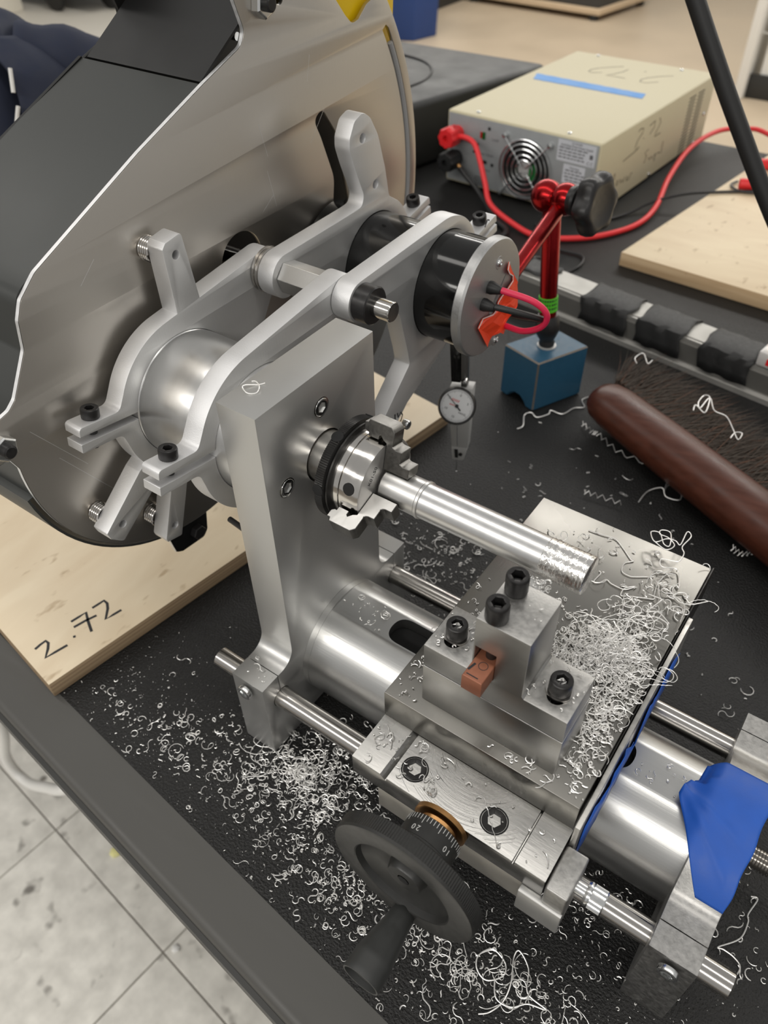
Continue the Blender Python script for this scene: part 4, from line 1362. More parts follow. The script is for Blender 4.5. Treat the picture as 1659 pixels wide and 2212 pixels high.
fl_ = MB().box(-9, 6, -4, 9, FZ - .06, FZ - .0035)
floor = structure(build(fl_, 'floor', mat('floor_joint', (.17, .15, .125, 1), 0, .7, .1), None, smooth=0))
tile_me = []
for k in range(4):
    mb = MB()
    h = TILE / 2 - .0011
    c4 = [tu * sx * h + tv * sy * h for sx, sy in ((-1, -1), (1, -1), (1, 1), (-1, 1))]
    i4 = [c * (1 - .0009 / h) for c in c4]
    mb.add([c + Vector((0, 0, -.004)) for c in c4] + [c + Vector((0, 0, -.0006)) for c in c4] + [c for c in i4],
           [(3, 2, 1, 0), (0, 1, 5, 4), (1, 2, 6, 5), (2, 3, 7, 6), (3, 0, 4, 7), (4, 5, 9, 8), (5, 6, 10, 9), (6, 7, 11, 10), (7, 4, 8, 11), (8, 9, 10, 11)])
    me = bpy.data.meshes.new('floor_tile')
    me.from_pydata([tuple(v) for v in mb.v], [], mb.f)
    m_ = M['floor'].copy()
    # each tile shows another patch of the speckle
    for nd in m_.node_tree.nodes:
        if nd.type == 'TEX_COORD':
            mp_ = m_.node_tree.nodes.new('ShaderNodeMapping')
            mp_.inputs['Location'].default_value = (k * 3.1, k * 1.7, 0)
            for l in list(m_.node_tree.links):
                if l.from_node == nd:
                    to = l.to_socket
                    m_.node_tree.links.new(mp_.outputs[0], to)
            m_.node_tree.links.new(nd.outputs['Object'], mp_.inputs[0])
    me.materials.append(m_)
    tile_me.append(me)
rr = random.Random(11)
for i in range(-6, 5):
    for j in range(-6, 3):
        inst(tile_me[rr.randrange(4)], 'floor_tile', floor, tile_pt(i + .5, j + .5, rr.uniform(-.0004, .0004)))
far = MB().box(-9, 6, .90, 9, FZ - .0034, FZ - .0002)
structure(build(far, 'trim_1', M['floor_far'], None, smooth=0))
lf = MB().box(-7.5, -3.95, 1.6, 4.4, FZ - .0001, FZ + .0012)
structure(build(lf, 'trim_2', mat('pale_speckled_floor', (.52, .49, .43, 1), 0, .5, .12, 60), None, smooth=0))

# wall end on the right with its pilaster, far wall on the left
wl_ = MB().box(-.80, 3.0, 4.66, 4.9, FZ, 2.2)
structure(build(wl_, 'wall_right', M['wallpaint'], None, smooth=0))
mb = MB().box(-.895, -.848, 4.60, 4.92, FZ, 2.2)
structure(build(mb, 'trim_3', mat('white_frame_paint', (.78, .77, .73, 1), 0, .5, .03), None, bevel=.004))
mb = MB().box(-.847, 3.0, 4.642, 4.665, FZ, FZ + .115)
structure(build(mb, 'baseboard_right', M['basebd'], None, bevel=.003))
for zz in (FZ + .30, FZ + .50):
    mb = MB().box(-.847, 3.0, 4.652, 4.661, zz, zz + .006)
    structure(build(mb, 'trim_4', mat('mortar_line', (.5, .49, .46, 1), 0, .8), None, smooth=0))
bw = MB().box(-3.50, -3.34, 5.0, 9, FZ, 2.2)
structure(build(bw, 'wall_left', M['wallpaint'], None, smooth=0))
mb = MB().box(-3.34, -3.325, 5.0, 9, FZ, FZ + .10)
structure(build(mb, 'baseboard_left', M['basebd'], None, smooth=0))
wb = MB().box(-9, 6, 8.6, 9, FZ, 2.2)
structure(build(wb, 'wall_back', M['wallpaint'], None, smooth=0))

# workbench
bench = root('workbench', 'long workbench with a black pebbled mat top and grey rounded front rim', 'workbench', (0, .58, FZ))
E0, E1 = Vector((-1.30, .0320, 0)), Vector((.90, -.1868, 0))      # front edge of the mat
dirv = (E1 - E0).normalized()
nv = Vector((dirv.y, -dirv.x, 0))
BK0, BK1 = Vector((-1.30, 1.255, 0)), Vector((.90, 1.2535, 0))
vs = [E0, E1, BK1, BK0]
mb = MB().add([v + Vector((0, 0, -.028)) for v in vs] + [v for v in vs], [(3, 2, 1, 0), (4, 5, 6, 7), (0, 1, 5, 4), (1, 2, 6, 5), (2, 3, 7, 6), (3, 0, 4, 7)])
lab(build(mb, 'mat_top', M['mat_black'], bench, smooth=0), 'black pebbled rubber mat')
prof_r = [(0, -.0005), (.004, -.0012), (.029, -.0030), (.0325, -.0042), (.0345, -.0075), (.0350, -.0110), (.0350, -.030), (.0, -.030)]
vs = []
for e in (E0, E1):
    vs += [e + nv * a + Vector((0, 0, z)) for a, z in prof_r]
n = len(prof_r)
mb = MB().add(vs, [(i, (i + 1) % n, n + (i + 1) % n, n + i) for i in range(n)] + [tuple(range(n)), tuple(range(n, 2 * n))])
lab(build(mb, 'front_rim', M['rim'], bench, smooth=50), 'smooth grey front rim')
vs = []
for e in (E0, E1):
    vs += [e + nv * a + Vector((0, 0, z)) for a, z in ((.0351, -.012), (.0380, -.0130), (.0380, -.028), (.0351, -.030))]
mb = MB().add(vs, [(i, (i + 1) % 4, 4 + (i + 1) % 4, 4 + i) for i in range(4)] + [(0, 1, 2, 3), (7, 6, 5, 4)])
lab(build(mb, 'edge_band', M['basebd'], bench, smooth=0), 'thin dark band under the rim')
for lx in (-1.15, .75):
    for ly in (.12, 1.10):
        mb = MB().box(lx - .03, lx + .03, ly - .03, ly + .03, FZ, -.03)
        build(mb, 'leg', M['cart'], bench, bevel=.003)
mb = MB().box(-1.15, .75, .20, 1.0, -.60, -.57)
build(mb, 'lower_shelf', M['cart'], bench, bevel=.002)

# boards on the bench
A_ = Vector((-.1346, -.0874, 0))
B_ = Vector((-.0700, .3440, 0))
u2 = (B_ - A_).normalized()
w2 = Vector((-u2.y, u2.x, 0))
bd = root('plywood_board', 'pale plywood board marked 2.72 under the belt guard', 'board', (A_.x, A_.y, 0))
vs = [A_, B_, B_ + w2 * .40, A_ + w2 * .40]


def slab(mb, vs, z0, z1):
    n = len(vs)
    return mb.add([Vector((v.x, v.y, z0)) for v in vs] + [Vector((v.x, v.y, z1)) for v in vs],
                  [tuple(reversed(range(n))), tuple(range(n, 2 * n))] + [(i, (i + 1) % n, n + (i + 1) % n, n + i) for i in range(n)])


mb = slab(MB(), vs, .0003, .0150)
o = build(mb, 'board', [M['birch'], M['ply_edge']], bd, bevel=.0006, smooth=30)
for p_ in o.data.polygons:
    p_.material_index = 0 if abs(p_.normal.z) > .5 else 1
wr = MB()
for k in ('w1', 'w2', 'w3', 'w3b', 'w4'):
    wr.ribbon([(x, y, .01505) for x, y, z in D[k]], .0021, (0, 0, 1), .00008)
lab(build(wr, 'marker_writing', M['ink'], bd, smooth=0), 'handwritten black marker 2.72')

Q = [Vector(p) for p in ((-.0650, .7540, 0), (.1230, .7430, 0), (.62, .715, 0), (.66, 1.20, 0), (-.003, 1.2200, 0))]
b2 = root('plywood_board', 'thick pale board lying at the right behind the taped rail', 'board', (.1, .9, 0))
mb = slab(MB(), Q, .0003, .0185)
o = build(mb, 'board', [M['birch2'], M['ply_edge2']], b2, bevel=.0010, smooth=30)
for p_ in o.data.polygons:
    p_.material_index = 0 if abs(p_.normal.z) > .5 else 1

# ------------------------------------------------------------------ power supply
ps = root('power_supply', 'cream bench power supply with a grey fan panel, vents and marker writing', 'power supply', (-.28, .86, 0))
FL, FR, BR, BL = Vector((-.402, .868, 0)), Vector((-.152, .855, 0)), Vector((-.129, 1.248, 0)), Vector((-.377, 1.252, 0))
HP = .106
mb = slab(MB(), [FL, FR, BR, BL], .004, HP)
lab(build(mb, 'case', M['psu'], ps, bevel=.0028, smooth=40, seg=3), 'cream steel case')
d2 = (FR - FL).normalized()
n2 = Vector((d2.y, -d2.x, 0))
for q in (FL + d2 * .03, FR - d2 * .03, BR - d2 * .03, BL + d2 * .03):
    c = (FL + FR + BR + BL) / 4
    q = q + (c - q) * .08
    build(MB().lathe([(0, .007), (.0045, .008)], (q.x, q.y, 0), (0, 0, 1), 20), 'foot', M['rubber'], ps)


def fp(s, z, off=0.0):
    """point on the fan panel: s along it, z up, off out of it"""
    p = FL + d2 * s + n2 * off
    return Vector((p.x, p.y, z))


W_ = (FR - FL).length
mb = MB().add([fp(s, z, o_) for o_ in (.0002, .0014) for s, z in ((.003, .007), (W_ - .003, .007), (W_ - .003, HP - .003), (.003, HP - .003))],
              [(0, 1, 2, 3), (7, 6, 5, 4), (0, 4, 5, 1), (1, 5, 6, 2), (2, 6, 7, 3), (3, 7, 4, 0)])
pn = lab(build(mb, 'rear_panel', M['psu_back'], ps, bevel=.0004), 'grey panel with the fan')
fc_ = (.1395, .0500)
fr_ = .0410
an = n2
fd = MB().lathe([(.0014, .0001), (.0016, .0385), (.0014, .0390)], fp(*fc_), an, 56)
fo = lab(build(fd, 'fan_opening', M['hole'], pn), 'dark round fan opening')
fb_ = MB()
for k in range(7):
    a = 2 * pi * k / 7
    ux, uz = d2, Vector((0, 0, 1))
    P = lambda r, t: fp(fc_[0] + r * cos(t), fc_[1] + r * sin(t), .0018)
    fb_.add([P(.012, a), P(.036, a - .1), P(.036, a + .55), P(.012, a + .45)], [(0, 1, 2, 3)])
build(fb_, 'fan_blade', M['rubber'], pn, smooth=0)
hb_ = MB().lathe([(.0016, .0120), (.0030, .0118), (.0031, .0001)], fp(*fc_), an, 30)
build(hb_, 'fan_hub', M['satin'], pn)
gl = MB().add([fp(fc_[0] + .013 + .007 * cos(t), fc_[1] - .003 + .012 * sin(t), .0032) for t in [2 * pi * i / 16 for i in range(16)]], [tuple(range(16))])
build(gl, 'fan_label', M['green_pcb'], pn, smooth=0)
for r in (.0135, .0205, .0280, .0350, .0410):
    path = [fp(fc_[0] + r * cos(t), fc_[1] + r * sin(t), .0065) for t in [2 * pi * i / 48 for i in range(49)]]
    build(MB().tube(path, .0012, 8, caps=False), 'grill_ring', M['zinc'], pn)
for ang in (132, 48, 228, 312):
    t = radians(ang)
    path = [fp(fc_[0] + r * cos(t), fc_[1] + r * sin(t), .0078) for r in (.004, .020, .044, .052)]
    build(MB().tube(path, .0012, 8), 'grill_spoke', M['zinc'], pn)
    c = fp(fc_[0] + .0545 * cos(t), fc_[1] + .0545 * sin(t), .0015)
    build(MB().lathe([(0, .0038), (.005, .0038), (.0075, .0028), (.008, .001)], c, an, 16), 'grill_screw', M['zinc'], pn)
# binding posts
for (s, z), m_, ln in (((.0200, .0765), 'red_plastic', 'red binding post'), ((.0195, .0420), 'rubber', 'black binding post')):
    def lobes(i, t, r):
        return r * (1 + .06 * cos(8 * t)) if 2 <= i <= 5 else r
    mb = MB().lathe([(.0012, .0110), (.0100, .0110), (.0102, .0125), (.0120, .0140), (.0320, .0140), (.0340, .0125), (.0342, .0050), (.0280, .0046), (.0280, .0005)], fp(s, z), an, 48, rf=lobes)
    lab(build(mb, 'binding_post', M[m_], pn, smooth=40), ln)
for s, z, m_, w, h in ((.0655, .0812, 'green_pcb', .0050, .0100), (.0610, .0815, 'red_plastic', .0035, .0085), (.0690, .0447, 'hole', .0085, .0045), (.0560, .0672, 'hole', .003, .004), (.0830, .0430, 'hole', .004, .004), (.0740, .0924, 'hole', .0036, .004), (.0500, .0560, 'hole', .003, .003)):
    mb = MB().add([fp(s + a * w / 2, z + b * h / 2, o_) for o_ in (.0014, .0022) for a, b in ((-1, -1), (1, -1), (1, 1), (-1, 1))], [(7, 6, 5, 4), (4, 5, 6, 7), (0, 4, 5, 1), (1, 5, 6, 2), (2, 6, 7, 3), (3, 7, 4, 0)])
    build(mb, 'panel_socket', M[m_], pn, smooth=0)
vg = MB()
for i in range(5):
    for j in range(4):
        vg.lathe([(.0012, .0012), (.0017, .0011)], fp(.054 + i * .0038 + (j % 2) * .0019, .0100 + j * .0036), an, 8)
build(vg, 'speaker_holes', M['hole'], pn, smooth=0)
# printed words near the sockets
pw = MB()
for s, z, t in ((.085, .079, 'Local'), (.068, .056, 'Remote Sense'), (.072, .034, 'Output')):
    pw.mesh(text_mesh(t, .0055, fp(s, z, .0016), d2, (0, 0, 1)))
build(pw, 'panel_print', M['label_ink'], pn, smooth=0)
# rating labels
mb = MB().add([fp(s, z, .0017) for s, z in ((.186, .0735), (.2440, .0735), (.2440, .1015), (.186, .1015))], [(0, 1, 2, 3)])
l1 = lab(build(mb, 'rating_label', M['label'], pn, smooth=0, recalc=False), 'printed rating label')
tx = MB()
for z, t, sz in ((.0990, 'DC POWER', .0030), (.0952, 'Switching Mode Power Supply', .0040)):
    tx.mesh(text_mesh(t, sz, fp(.215, z, .0019), d2, (0, 0, 1)))
rr = random.Random(2)
for k in range(4):
    z = .0905 - k * .0042
    s = .1885
    while s < .226:
        w = rr.uniform(.003, .008)
        tx.add([fp(s, z, .0019), fp(s + w, z, .0019), fp(s + w, z + .0017, .0019), fp(s, z + .0017, .0019)], [(0, 1, 2, 3)])
        s += w + .0014
tx.mesh(text_mesh('C', .0065, fp(.2345, .0775, .0019), d2, (0, 0, 1)))
tx.mesh(text_mesh('C', .0065, fp(.2400, .0775, .0019), d2, (0, 0, 1)))
tx.add([fp(.2355, .0835, .0019), fp(.2405, .0835, .0019), fp(.2405, .0895, .0019), fp(.2355, .0895, .0019)], [(0, 1, 2, 3)])
build(tx, 'label_print', M['label_ink'], l1, smooth=0)
mb = MB().add([fp(s, z, .0017) for s, z in ((.1985, .0450), (.2320, .0450), (.2320, .0708), (.1985, .0708))], [(0, 1, 2, 3)])
l2 = lab(build(mb, 'warning_label', M['label'], pn, smooth=0, recalc=False), 'printed warning label')
tx = MB()
tx.mesh(text_mesh('Warning', .0042, fp(.2155, .0668, .0019), d2, (0, 0, 1)))
for k in range(4):
    z = .0620 - k * .0044
    s = .2010 + rr.uniform(0, .003)
    while s < .2270:
        w = rr.uniform(.003, .007)
        tx.add([fp(s, z, .0019), fp(s + w, z, .0019), fp(s + w, z + .0018, .0019), fp(s, z + .0018, .0019)], [(0, 1, 2, 3)])
        s += w + .0014
build(tx, 'label_print', M['label_ink'], l2, smooth=0)
# louvres, screws and writing on the case
ds = (BR - FR).normalized()
ns = Vector((ds.y, -ds.x, 0))
sp_ = lambda s, z, off=0.0: Vector((*(FR + ds * s + ns * off)[:2], z))
for colx in (.292, .326):
    for k in range(18):
        z = .0930 - k * .0050
        mb = MB()
        path = [sp_(colx + t * .027, z - .0012 + .0012 * sin(t * pi) * 0, .0001) for t in (0, .15, .85, 1)]
        mb.add([sp_(colx, z, -.0001), sp_(colx + .026, z, -.0001), sp_(colx + .026, z - .0024, -.0001), sp_(colx, z - .0024, -.0001), sp_(colx + .002, z, .0004), sp_(colx + .024, z, .0004), sp_(colx + .024, z - .0022, .0004), sp_(colx + .002, z - .0022, .0004)],
               [(4, 5, 6, 7), (0, 1, 5, 4), (1, 2, 6, 5), (2, 3, 7, 6), (3, 0, 4, 7)])
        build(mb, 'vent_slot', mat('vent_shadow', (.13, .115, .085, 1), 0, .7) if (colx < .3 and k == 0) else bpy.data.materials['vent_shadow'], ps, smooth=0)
scr = MB().lathe([(0, .0034), (.0012, .0032), (.0022, .0018), (.0023, .0001)], (0, 0, 0), (0, 0, 1), 14)
me = bpy.data.meshes.new('case_screw')
me.from_pydata(scr.v, [], scr.f)
me.materials.append(M['zinc'])
finish(me)
for x, y in ((-.3564, .8781), (-.2071, .8690), (-.3321, 1.2400), (-.1834, 1.2330)):
    inst(me, 'case_screw', ps, (x, y, HP))
for s, z in ((.372, .0509), (.186, .0100), (.354, .0100)):
    inst(me, 'case_screw', ps, sp_(s, z), rot_to(ns))
wr = MB()
for k in ('p1', 'p2', 'p3', 'p4'):
    wr.ribbon([(x, y, HP + .0001) for x, y, z in D[k]], .0019, (0, 0, 1), .0001)
lab(build(wr, 'marker_writing', M['ink_soft'], ps, smooth=0), 'handwritten 2.72 on the top, upside down')
wr = MB()
for k in D:
    if k.startswith('sd_'):
        wr.ribbon([sp_((Vector((x, y, 0)) - FR).dot(ds), z, .0003) for x, y, z in D[k]], .0016, ns, .0001)
lab(build(wr, 'marker_writing', M['ink_soft'], ps, smooth=0), 'faint handwritten 2.72 Power Supply on the side')
mb = MB()
P4 = [Vector((x, y, HP + .0002)) for x, y, z in D['ptape']]
rows = 20
vs = []
for i in range(rows + 1):
    t = i / rows
    a, b = P4[0].lerp(P4[3], t), P4[1].lerp(P4[2], t)
    wob = Vector((0, .0008 * sin(i * 2.3), 0))
    vs += [a + wob, b + wob * .5, a + wob + Vector((0, 0, .0003)), b + wob * .5 + Vector((0, 0, .0003))]
fs = []
for i in range(rows):
    a, b = 4 * i, 4 * i + 4
    fs += [(a + 2, a + 3, b + 3, b + 2), (a, a + 2, b + 2, b), (a + 1, b + 1, b + 3, a + 3)]
mb.add(vs, fs)
tag(build(mb, 'blue_tape', M['painter'], None, smooth=0), 'light blue painter tape strip across the top of the power supply', 'tape')

# cables of the power supply
r1 = smooth_path([fp(.028, .0770, .016), fp(.047, .0800, .020), fp(.066, .0760, .026), fp(.086, .0600, .040), fp(.104, .0380, .052), fp(.128, .0170, .070), (-.2190, .7700, .0060), (-.1850, .7650, .0045), (-.1510, .7800, .0045),
                  (-.1170, .8130, .0045), (-.0900, .8700, .0050), (-.0860, .9300, .010), (-.1010, 1.0150, .022), (-.1120, 1.1300, .028), (-.1000, 1.2200, .030), (-.070, 1.2700, .026), (-.0345, 1.2900, .018), (.06, 1.29, -.02), (.10, 1.29, -.10)], 8)
tag(build(MB().tube(r1, .0038, 12), 'red_cable', M['red_cable'], None), 'thick red cable running from the power supply post across the bench', 'cable')
lg1 = MB().lathe([(0, .003), (.012, .0032), (.016, .0024)], fp(.030, .0775, .017), d2 + Vector((0, 0, .15)), 14)
tag(build(lg1, 'cable_lug', M['brass'], None), 'brass ring lug on the red binding post of the power supply', 'lug')
lg2 = MB().lathe([(0, .003), (.010, .0034), (.014, .0024)], fp(.030, .0380, .016), d2 + Vector((0, 0, -.6)), 14)
tag(build(lg2, 'cable_lug', M['brass'], None), 'brass ring lug on the black binding post of the power supply', 'lug')
r2 = smooth_path([fp(.038, .0340, .018), fp(.055, .0260, .024), fp(.075, .0170, .030), fp(.100, .0080, .045), fp(.140, .0050, .080), (-.2300, .7500, .0042), (-.2500, .7000, .0042), (-.3300, .6600, .0042), (-.45, .64, .0042)], 8)
tag(build(MB().tube(r2, .0038, 12), 'black_cable', M['black_wire'], None), 'thick black cable drooping from the power supply behind the red stand', 'cable')
r3 = smooth_path([(-.1500, .8350, .0025), (-.1176, .9000, .0030), (-.0950, .9400, .012), (-.0600, .9700, .0210), (-.0200, 1.0050, .0210), (.0384, 1.0450, .0210), (.10, 1.07, .0210), (.2, 1.08, .021)], 8)
tag(build(MB().tube(r3, .0020, 10), 'thin_black_cable', M['black_wire'], None), 'thin black cable crossing onto the right board', 'cable')
r4 = smooth_path([(-.2100, .8000, .0025), (-.1800, .7700, .0025), (-.1500, .7500, .0025), (-.1150, .7480, .0025), (-.1050, .7200, .0025), (-.1180, .6820, .0025), (-.1300, .6600, .0300), (-.1400, .6300, .0400), (-.1700, .6100, .0390)], 8)
tag(build(MB().tube(r4, .0018, 10), 'thin_black_cable', M['black_wire'], None), 'thin black cable curling behind the red stand onto the rail', 'cable')
for i, (p, q, lb_) in enumerate((((-.0045, 1.0330, .0270), (.0340, 1.0480, .0270), 'red test plug lying nearest on the right board'), ((-.0120, 1.1180, .0265), (.0240, 1.1450, .0265), 'red test plug lying further back on the right board'))):
    d = Vector(q) - Vector(p)
    mb = MB().lathe([(0, .0030), (.0005, .0070), (.003, .0078), (.030, .0078), (.034, .0060), (.052, .0050), (.053, .002)], p, d, 20)
    tag(build(mb, 'test_plug', M['red_plastic'], None), lb_, 'plug', 'red test plugs')
tl = smooth_path([(-.012, 1.055, .0215), (-.016, 1.04, .0215), (-.010, 1.028, .0215), (.004, 1.022, .0215), (.03, 1.03, .0215), (.06, 1.04, .0215)], 6)
tag(build(MB().tube(tl, .0018, 8), 'test_lead', M['black_wire'], None), 'thin black test lead looped round the red plug', 'cable')
pc = smooth_path([(.0200, .4500, .4050), (.0510, .4500, .3580), (.0820, .4500, .3130), (.1080, .4500, .2770), (.1400, .4500, .2340), (.1900, .4520, .1700), (.2500, .4560, .0900), (.3000, .4600, .0300), (.3400, .4600, .0090), (.42, .46, .0075)], 8)
pc = [Vector((-.12, .45, .66)), Vector((-.05, .45, .52))] + pc
tag(build(MB().tube(pc, .0064, 16), 'hanging_cord', M['rubber'], None), 'thick black cord coming down across the right side', 'cord')
hs1 = smooth_path([(-.62, -.02, -.20), (-.50, -.05, -.40), (-.555, -.06, -.57), (-.5268, -.06, -.61), (-.43, -.06, -.52), (-.386, -.06, -.475), (-.35, -.05, -.44), (-.28, -.03, -.40)], 8)
tag(build(MB().tube(hs1, .0075, 12), 'white_hose', M['white'], None), 'white hose loop hanging under the bench edge', 'hose')
hs2 = smooth_path([(-.40, -.055, -.385), (-.36, -.058, -.445), (-.31, -.058, -.455), (-.268, -.058, -.490), (-.22, -.03, -.50)], 8)
tag(build(MB().tube(hs2, .0055, 12), 'white_hose', M['white'], None), 'white hose peeping out lower along the bench edge', 'hose')
for (x, y, m_, lb_, s) in ((-.4801, -.0185, 'yellow', 'pale yellow scrap on the floor below the bench edge', .010), (-.2820, -.0661, 'white', 'white crumb on the floor tile', .007)):
    mb = MB().lathe([(0, s * .9), (s * .35, s), (s * .6, s * .6), (s * .7, s * .2)], (x, y, FZ + .0002), (0, 0, 1), 6)
    tag(build(mb, 'floor_scrap', mat('pale_yellow', (.72, .68, .30, 1), 0, .6) if m_ == 'yellow' else M['white'], None, smooth=0), lb_, 'scrap')

# black case at the back left of the bench
mb = slab(MB(), [Vector((-.476, .842, 0)), Vector((-.395, 1.176, 0)), Vector((-.80, 1.168, 0)), Vector((-.84, .85, 0))], .0004, .100)
bc = root('equipment_case', 'black equipment case behind the belt guard, left of the power supply', 'case', (-.6, 1.0, 0))
build(mb, 'case_body', M['case'], bc, bevel=.010, seg=4, smooth=50)
sl = smooth_path([(-.735, 1.090, .1006), (-.62, 1.085, .1006), (-.555, 1.055, .1006), (-.520, .985, .1006), (-.530, .88, .1006)], 8)
build(MB().tube(sl, .0022, 8), 'lid_seam', M['cover_dark'], bc)
mb = slab(MB(), [Vector((-.520, .70, 0)), Vector((-.4400, .835, 0)), Vector((-.80, .835, 0)), Vector((-.82, .70, 0))], .0004, .055)
b3 = root('equipment_case', 'lower black box in the shadow behind the belt guard edge', 'case', (-.6, .77, 0))
build(mb, 'case_body', M['case'], b3, bevel=.006, seg=3, smooth=50)
for k in range(3):
    mb = MB().box(-.70, -.490 - k * .012, .698 - .003, .700, .012 + k * .015, .018 + k * .015)
    build(mb, 'rib', M['case'], b3, smooth=0)

# ------------------------------------------------------------------ taped aluminium rail
rl = root('aluminium_rail', 'aluminium profile rail behind the brush, wrapped with black tape', 'rail', (.1, .58, 0))
R0_, R1_ = Vector((-.30, .626, 0)), Vector((.60, .497, 0))
rd = (R1_ - R0_).normalized()
rn = Vector((-rd.y, rd.x, 0))


def rail_pt(s, a, z):
    p = R0_ + rd * s + rn * a
    return Vector((p.x, p.y, z))


prof_ = [(-.002, .0003), (.038, .0003), (.038, .0360), (.004, .0360), (.004, .0345), (.0025, .0345), (.0025, .0352), (0, .0352), (0, .0315), (.0012, .0315), (.0012, .0302), (-.001, .0302), (-.001, .0080), (-.006, .0060), (-.006, .0003)]
n = len(prof_)
mb = MB().add([rail_pt(s, a, z) for s in (0, .91) for a, z in prof_], [(i, (i + 1) % n, n + (i + 1) % n, n + i) for i in range(n)] + [tuple(range(n)), tuple(range(n, 2 * n))])
build(mb, 'profile', M['rail'], rl, smooth=20)
mb = MB().add([rail_pt(s, a, z) for s in (.0, .91) for a, z in ((-.0013, .0095), (-.0013, .0295), (-.0018, .0295), (-.0018, .0095))], [(0, 1, 5, 4), (1, 2, 6, 5), (2, 3, 7, 6), (3, 0, 4, 7), (0, 1, 2, 3), (4, 5, 6, 7)])
build(mb, 'side_face', mat('rail_side_grey', (.20, .195, .18, 1), .6, .5, .05), rl, smooth=0)
s0 = lambda px: px
for k, (sa, sb, lb_) in enumerate(((.258, .318, 'first black tape wrap on the rail beside the magnetic stand'), (.330, .384, 'middle black tape wrap on the rail'), (.405, .460, 'right black tape wrap on the rail above the brush'), (.158, .205, 'black tape scrap on the rail behind the red column'))):
    mb = MB()
    vs, fs = [], []
    rr = random.Random(k)
    N_ = 14
    if k == 3:
        cross = [(.006, .0366), (.012, .0372), (.024, .0372), (.034, .0368), (.039, .0366)]
    else:
        cross = [(-.0052, .0105), (-.0034, .0200), (-.0026, .0300), (-.0010, .0362), (.004, .0374), (.018, .0380), (.032, .0376), (.0390, .0366), (.0400, .0300)]
    for i in range(N_ + 1):
        t = i / N_
        s = sa + (sb - sa) * t
        for q, (a, z) in enumerate(cross):
            edge = 1 if q in (0, len(cross) - 1) else .3
            vs.append(rail_pt(s + rr.uniform(-.001, .001) + .002 * sin(q * 1.7 + k), a + .0006 * sin(i * 1.3 + q), z + .0009 * sin(i * .9 + q * 1.1 + k) * edge + .0007))
    c = len(cross)
    for i in range(N_):
        for q in range(c - 1):
            a = i * c + q
            fs.append((a, a + 1, a + c + 1, a + c))
    mb.add(vs, fs)
    o = build(mb, 'tape_wrap', M['gaffer'], None, smooth=60, recalc=False)
    sm = o.modifiers.new('th', 'SOLIDIFY')
    sm.thickness = .0006
    tag(o, lb_, 'tape', 'black tape wraps on the rail')
cb2 = root('clear_box', 'small clear plastic box on the rail at the right edge', 'box', (.176, .57, .037))
q0 = rail_pt(.468, .018, .0395)
mb = slab(MB(), [rail_pt(.462, -.001, 0), rail_pt(.530, -.001, 0), rail_pt(.530, .034, 0), rail_pt(.462, .034, 0)], .0362, .0520)
build(mb, 'box_body', M['clear'], cb2, bevel=.002)
mb = slab(MB(), [rail_pt(.472, -.0018, 0), rail_pt(.510, -.0018, 0), rail_pt(.510, -.0012, 0), rail_pt(.472, -.0012, 0)], .040, .047)
build(mb, 'red_stripe', M['red_plastic'], cb2, smooth=0)

# ------------------------------------------------------------------ magnetic stand
ms = root('magnetic_stand', 'red anodised indicator stand on a blue magnetic block', 'stand', (-.019, .4435, 0))
Lm, Fm, Rm = Vector((-.0550, .4220, 0)), Vector((-.0100, .4090, 0)), Vector((.0165, .4650, 0))
Bm = Lm + Rm - Fm
HM = .0575
u_ = (Rm - Fm)
v_ = (Lm - Fm)


def mp3(a, b, z):
    p = Fm + u_ * a + v_ * b
    return Vector((p.x, p.y, z))


nb = [(0, .0004), (.22, .0004), (.30, .0055), (.42, .0095), (.58, .0095), (.70, .0055), (.78, .0004), (1, .0004), (1, HM), (0, HM)]
n = len(nb)
mb = MB().add([mp3(a, b, z) for a in (0, 1) for b, z in nb], [(i, (i + 1) % n, n + (i + 1) % n, n + i) for i in range(n)] + [tuple(range(n)), tuple(range(n, 2 * n))])
o = build(mb, 'magnet_block', [M['blue_iron'], M['iron_edge']], ms, bevel=.0013, smooth=20, seg=1)
for p_ in o.data.polygons:
    if p_.area < 1.2e-4 and p_.normal.z > -.3 and max(abs(x) for x in p_.normal) < .93:
        p_.material_index = 1
top = Vector((-.0190, .4430, HM))
jt = Vector((-.0335, .4435, .1960))
ax = (jt - top).normalized()
L_ = (jt - top).length
build(MB().lathe([(-.0002, .0095), (.0010, .0095), (.0012, .008)], top, (0, 0, 1), 32), 'seat_ring', M['satin'], ms)
mb = MB().lathe([(.0004, .0072), (.0040, .0080), (.0060, .0070), (.0075, .0072), (.0120, .0098), (.0180, .0120), (.0260, .0120), (.0320, .0100), (.0335, .0094), (.0335, .005)], top, ax, 40)
lab(build(mb, 'column_nut', M['knob'], ms, smooth=50), 'black rounded nut at the column foot')
mb = MB().lathe([(.030, .0082), (L_ - .010, .0086), (L_, .0070)], top, ax, 40)
col_ = lab(build(mb, 'column', M['red_ano'], ms), 'red anodised column')
mb = MB().lathe([(.0390, .00895), (.0392, .0092), (.0530, .0092), (.0532, .00895)], top, ax, 40)
gs = lab(build(mb, 'green_sticker', M['green'], col_), 'bright green sticker with small print')
tx = MB()
rr = random.Random(4)
side = Vector((.42, -.907, 0))
side = (side - ax * side.dot(ax)).normalized()
tan_ = ax.cross(side)
